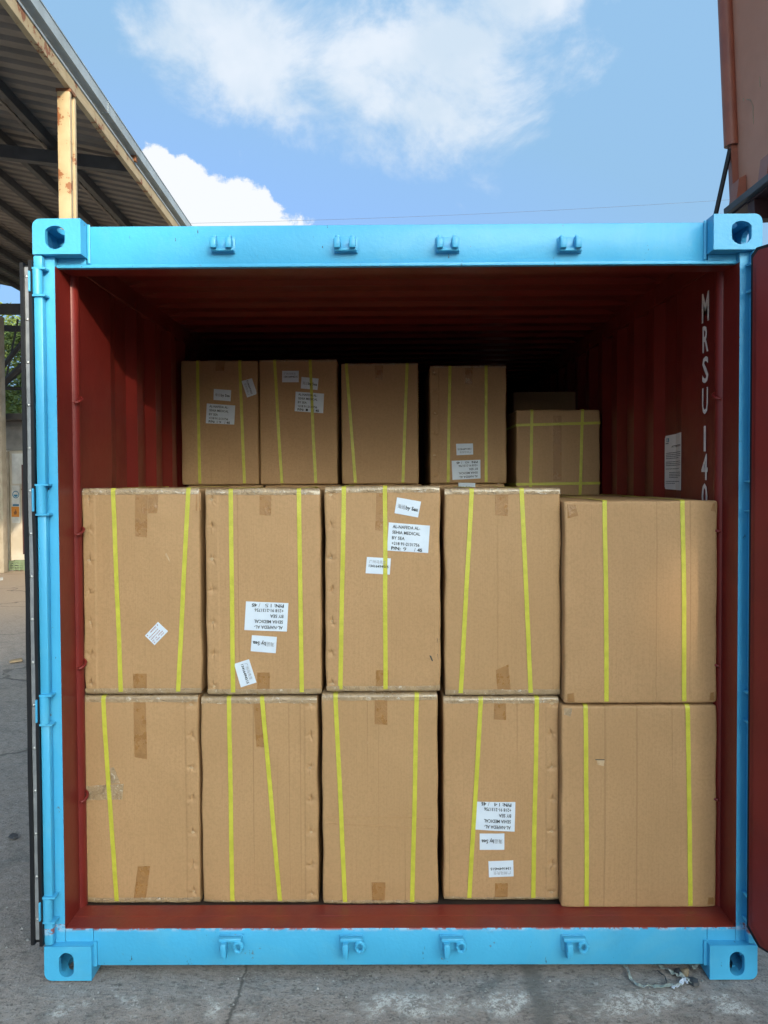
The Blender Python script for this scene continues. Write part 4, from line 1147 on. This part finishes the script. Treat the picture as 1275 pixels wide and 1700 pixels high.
tree(-8.6, 23.5, 6.0, 1.8, 3, 'tree mostly hidden behind the folded left door')

# ------------------------------------------------------------------ tall orange-red steel body on the right
tb = empty('truck_body', (2.05, 1, 3.2)); tag(tb, 'tall faded red steel body with a round corner post, overhanging the container at the right', 'truck body')
T0 = Vector((2.05, 1, 3.2))
TL = Matrix.Translation((2.0, 0, 3.3)) @ Matrix.Rotation(-.049, 4, 'Y') @ Matrix.Translation((-2.0, 0, -3.3))
def T(name, mb, m, ang=None, tilt=True):
    mb.v = [tuple((TL @ Vector(v) if tilt else Vector(v))-T0) for v in mb.v]; o = link(name, mb.mesh(name), m, tb)
    if ang: smooth_by_angle(o, ang)
    return o
yb_ = at(1190, 355, 0)
ye = 2.05
pp = at(1210, 245, ye)   # foot of the round post
bl = at(1200, 352, ye)
z_base = bl.z
def txy(px, py, Y):
    return Mt @ at(px, py, Y)
Mt = TL.inverted()
f0 = Mt @ at(1206, 243, ye); f1 = Mt @ at(1223, 243, ye)
pr_ = (f1.x-f0.x)/2+.012; pcx = (f0.x+f1.x)/2
T('corner_post', MB().tube((pcx, ye, f0.z), (pcx, ye, 8.2), pr_, 24), M_orange, 40)
T('post_core', MB().box(pcx-.012, pcx+.028, ye-.02, ye+.03, z_base+.02, f0.z-.001), M_orange)
T('side_panel', MB().box(pcx+pr_*.6, pcx+pr_*.6+.03, 0.2, ye+.02, z_base+.04, 8.2), M_brownwall)
for pix in ([(1240, 165), (1246, 166), (1250, 175), (1251, 205)], [(1261, 128), (1262, 144)], [(1234, 163), (1235, 168)]):
    pts = []
    for q in pix:
        v = ray(*q); X_ = pcx+pr_*.6-.001; o_ = Mt @ CAM; d_ = (Mt.to_3x3() @ v); t_ = (X_-o_.x)/d_.x; pts.append(o_+d_*t_)
    m2 = MB(); m2.path(pts, .0022, 5); T('scratch', m2, M_cardscrap)
a = Mt @ at(1212, 248, ye); b_ = Mt @ at(1188, 357, ye)
T('strut', MB().tube(a, b_, .014, 8), M_black)
x0 = (Mt @ at(1190, 357, ye)).x
T('base_rail', MB().box(x0+.04, x0+.075, 0.2, ye, z_base-.02, z_base+.02, b=.004), M_shedsteel, tilt=True)
T('underside', MB().box(x0+.076, x0+1.6, 0.2, ye, z_base-.03, z_base+.012), M_maroon)
for y in (ye-.12, ye-.48, ye-.84, ye-1.3):
    m2 = MB(); m2.prism([(x0+.062, y, z_base+.015), (pcx+pr_*.5, y, z_base+.015), (pcx+pr_*.5, y, z_base+.17), (x0+.085, y, z_base+.15)], (0, .10, 0)); T('gusset', m2, M_orange)
T('lower_wall', MB().box(x0+.40, x0+.44, 0.2, ye-.05, .9, z_base-.031), M_orange)
for y in (ye-.3, ye-1.5): T('cross_member', MB().box(x0+.08, x0+1.6, y, y+.08, z_base-.14, z_base-.031), M_maroon)
for y in (1.2,):
    for yy in (y,):
        m2 = MB(); m2.tube((2.45, yy, .5), (2.75, yy, .5), .5, 28); T('wheel', m2, M_black, 40, tilt=False)
T('chassis', MB().box(2.55, 2.75, .2, 1.9, .75, .95), M_maroon, tilt=False)

# ------------------------------------------------------------------ overhead cable
m2 = MB(); a = at(300, 371, 26); b_ = at(1205, 331, 26); d = b_-a; a2 = a-d*.25; b2 = b_+d*.3; Lk = b2-a2
m2.path([a2+Lk*(i/24)+Vector((0, 0, -.25*math.sin(math.pi*i/24)+.12)) for i in range(25)], .004, 6)
tag(m2.build('overhead_cable', M_shedsteel, None, a2), 'thin overhead cable crossing the sky just above the container', 'cable')

# ------------------------------------------------------------------ litter on the ground
def gp(px, py, z=.0):
    v = ray(px, py); return CAM+v*((z-CAM.z)/v.z)
def ribbon(name, pix, w, m, label, cat, z=.006, seed=1):
    pts = [gp(*p) for p in pix]; fine = []
    for i in range(len(pts)-1):
        for k in range(6): fine.append(pts[i].lerp(pts[i+1], k/6))
    fine.append(pts[-1]); vs = []
    for i, p in enumerate(fine):
        d = (fine[min(i+1, len(fine)-1)]-fine[max(i-1, 0)]); d.z = 0; d.normalize(); nn = Vector((-d.y, d.x, 0))
        tw = .8*noise.noise(Vector((i*.25, seed, 0)))*math.pi; ww = w*(.7+.5*noise.noise(Vector((i*.4, seed+3, 0))))
        up = Vector((0, 0, 1)); q = nn*math.cos(tw)+up*math.sin(tw)
        zz = z+.006*abs(noise.noise(Vector((i*.3, seed+7, 0))))+abs(math.sin(tw))*ww/2
        c_ = Vector((p.x, p.y, zz)); e = d.cross(q)*.0012
        vs += [c_-q*ww/2+e, c_+q*ww/2+e, c_+q*ww/2-e, c_-q*ww/2-e]
    n_ = len(fine)
    mb = MB(); mb.add(vs, [(4*i+k, 4*i+(k+1) % 4, 4*i+4+(k+1) % 4, 4*i+4+k) for i in range(n_-1) for k in range(4)]+[(0, 1, 2, 3), (4*n_-4, 4*n_-1, 4*n_-2, 4*n_-3)])
    c0 = fine[n_//2]; o = mb.build(name, m, None, (c0.x, c0.y, 0)); tag(o, label, cat); return o
ribbon('plastic_film', [(1033, 1604), (1042, 1612), (1047, 1628), (1060, 1641), (1085, 1641), (1110, 1640), (1132, 1639)], .014, M_strapscrap, 'long thin twist of dirty plastic film curling on the ground below the sill', 'plastic strip', seed=2)
ribbon('plastic_strip', [(1080, 1600), (1096, 1607), (1116, 1618), (1130, 1624), (1150, 1634)], .022, M_strapscrap, 'grey-green torn plastic strip running under the sill to a dark rubber scrap', 'plastic strip', seed=5)
ribbon('film_knot', [(1117, 1643), (1128, 1638), (1136, 1630), (1142, 1636)], .016, M_paper, 'crumpled glossy white end of film beside the rubber scrap', 'plastic scrap', seed=8)
ribbon('film_knot', [(1146, 1606), (1152, 1601), (1160, 1603), (1150, 1612)], .016, M_strapscrap, 'small green film knot just under the sill left of the right-hand casting', 'plastic scrap', seed=9)
ribbon('twig', [(1090, 1614), (1104, 1625), (1108, 1640)], .006, M_darkscrap, 'short dark twig between the two plastic strips', 'twig', seed=11)
def scrap(name, pix, m, label, cat, h=.008):
    pts = [gp(*p) for p in pix]; c0 = sum(pts, Vector())/len(pts)
    mb = MB(); n = len(pts); vs = [Vector((p.x, p.y, .001)) for p in pts]+[Vector((c0.x+(p.x-c0.x)*.82, c0.y+(p.y-c0.y)*.82, h*(.7+.5*random.random()))) for p in pts]+[Vector((c0.x, c0.y, h*1.2))]
    mb.add(vs, [(i, (i+1) % n, n+(i+1) % n, n+i) for i in range(n)]+[(n+i, n+(i+1) % n, 2*n) for i in range(n)])
    o = mb.build(name, m, None, (c0.x, c0.y, 0)); tag(o, label, cat)
scrap('rubber_scrap', [(1140, 1626), (1148, 1624), (1160, 1631), (1161, 1637), (1152, 1639), (1142, 1632)], M_darkscrap, 'dark rubber scrap at the end of the torn plastic strip', 'rubber scrap', .012)
scrap('rubber_scrap', [(1119, 1611), (1128, 1611), (1134, 1619), (1128, 1623), (1120, 1618)], M_darkscrap, 'smaller dark scrap lying across the middle of the plastic strip', 'rubber scrap', .012)
scrap('card_scrap', [(1128, 1613), (1138, 1610), (1144, 1614), (1142, 1624), (1134, 1620)], M_cardscrap, 'tan torn card scrap between the rubber scraps', 'card scrap', .012)
scrap('stone', [(13, 1390), (20, 1384), (30, 1386), (31, 1391), (22, 1394)], M_darkscrap, 'small black stone on the ground at the left edge', 'stone', .007)
scrap('wood_offcut', [(15, 1098), (38, 1095), (38, 1098), (16, 1101)], M_cardscrap, 'thin pale offcut of wood on the far left ground', 'wood offcut', .02)
scrap('paper_scrap', [(0, 960), (5, 959), (5, 963), (0, 964)], M_signwhite, 'white paper scrap on the sunlit ground at the left edge', 'paper scrap', .02)
# grit scattered in front of the container: uncountable
mb = MB(); rr = random.Random(12)
for _ in range(1500):
    x = rr.uniform(-2.2, 2.2); y = rr.uniform(-.75, .25) if rr.random() < .7 else rr.uniform(.25, 6)
    if y > .02 and abs(x) < 1.25: continue
    r_ = rr.uniform(.0010, .0034); a = rr.uniform(0, 3)
    if rr.random() < .03: r_ *= 2
    z = .001
    v = [Vector((x+r_*1.3*math.cos(a+k*1.57+rr.uniform(-.4, .4)), y+r_*math.sin(a+k*1.57), z-.002)) for k in range(4)]+[Vector((x, y, z+r_*.9))]
    mb.add(v, [(0, 1, 4), (1, 2, 4), (2, 3, 4), (3, 0, 4)])
tag(mb.build('grit', M_plant), 'loose grit scattered on the concrete', kind='stuff')

# ------------------------------------------------------------------ unseen gabled block added behind the viewer to throw low-sun shade over the container
wk = empty('shade_block', (15, -31.5, 0)); tag(wk, 'tall gabled block, unseen behind the viewer, added to shade the container', 'building')
def Lz(x): return .75*x+4.85
prof = [(4.5, -.05), (25, -.05), (25, 11.0), (16.5, Lz(16.5)), (4.5, Lz(4.5))]
bmf = MB().prism([(x, -33, z) for x, z in prof], (0, 3, 0)).mesh('works')
cut = MB()
s_ = SUN_TO
tgt = Vector((1.08, .15, 1.27)); t0 = (tgt.y+29)/(-s_.y); q0 = tgt+s_*t0; t1 = (tgt.y+34)/(-s_.y); q1 = tgt+s_*t1
hw, hh = .09, .11  # opening added to drop a soft sun patch on the right-hand carton
c8 = [q0+Vector((dx, 0, dz_)) for dz_ in (-hh, hh) for dx in (-hw, hw)]+[q1+Vector((dx, 0, dz_)) for dz_ in (-hh, hh) for dx in (-hw, hw)]
cut.add(c8, [(0, 1, 3, 2), (4, 6, 7, 5), (0, 4, 5, 1), (2, 3, 7, 6), (0, 2, 6, 4), (1, 5, 7, 3)])
me = boolean(bmf, [cut.mesh('cut')])
for v in me.vertices: v.co -= Vector((15, -31.5, 0))
link('wall', me, M_plant, wk)

rw = link('low_sky_block', MB().box(-45, 4.3, -36, -30.5, -.05, 8.5).box(25.2, 60, -36, -30.5, -.05, 9.0).mesh('low_sky_block'), M_plant, wk)  # unseen blocks added to cut low sky light and darken the back tier
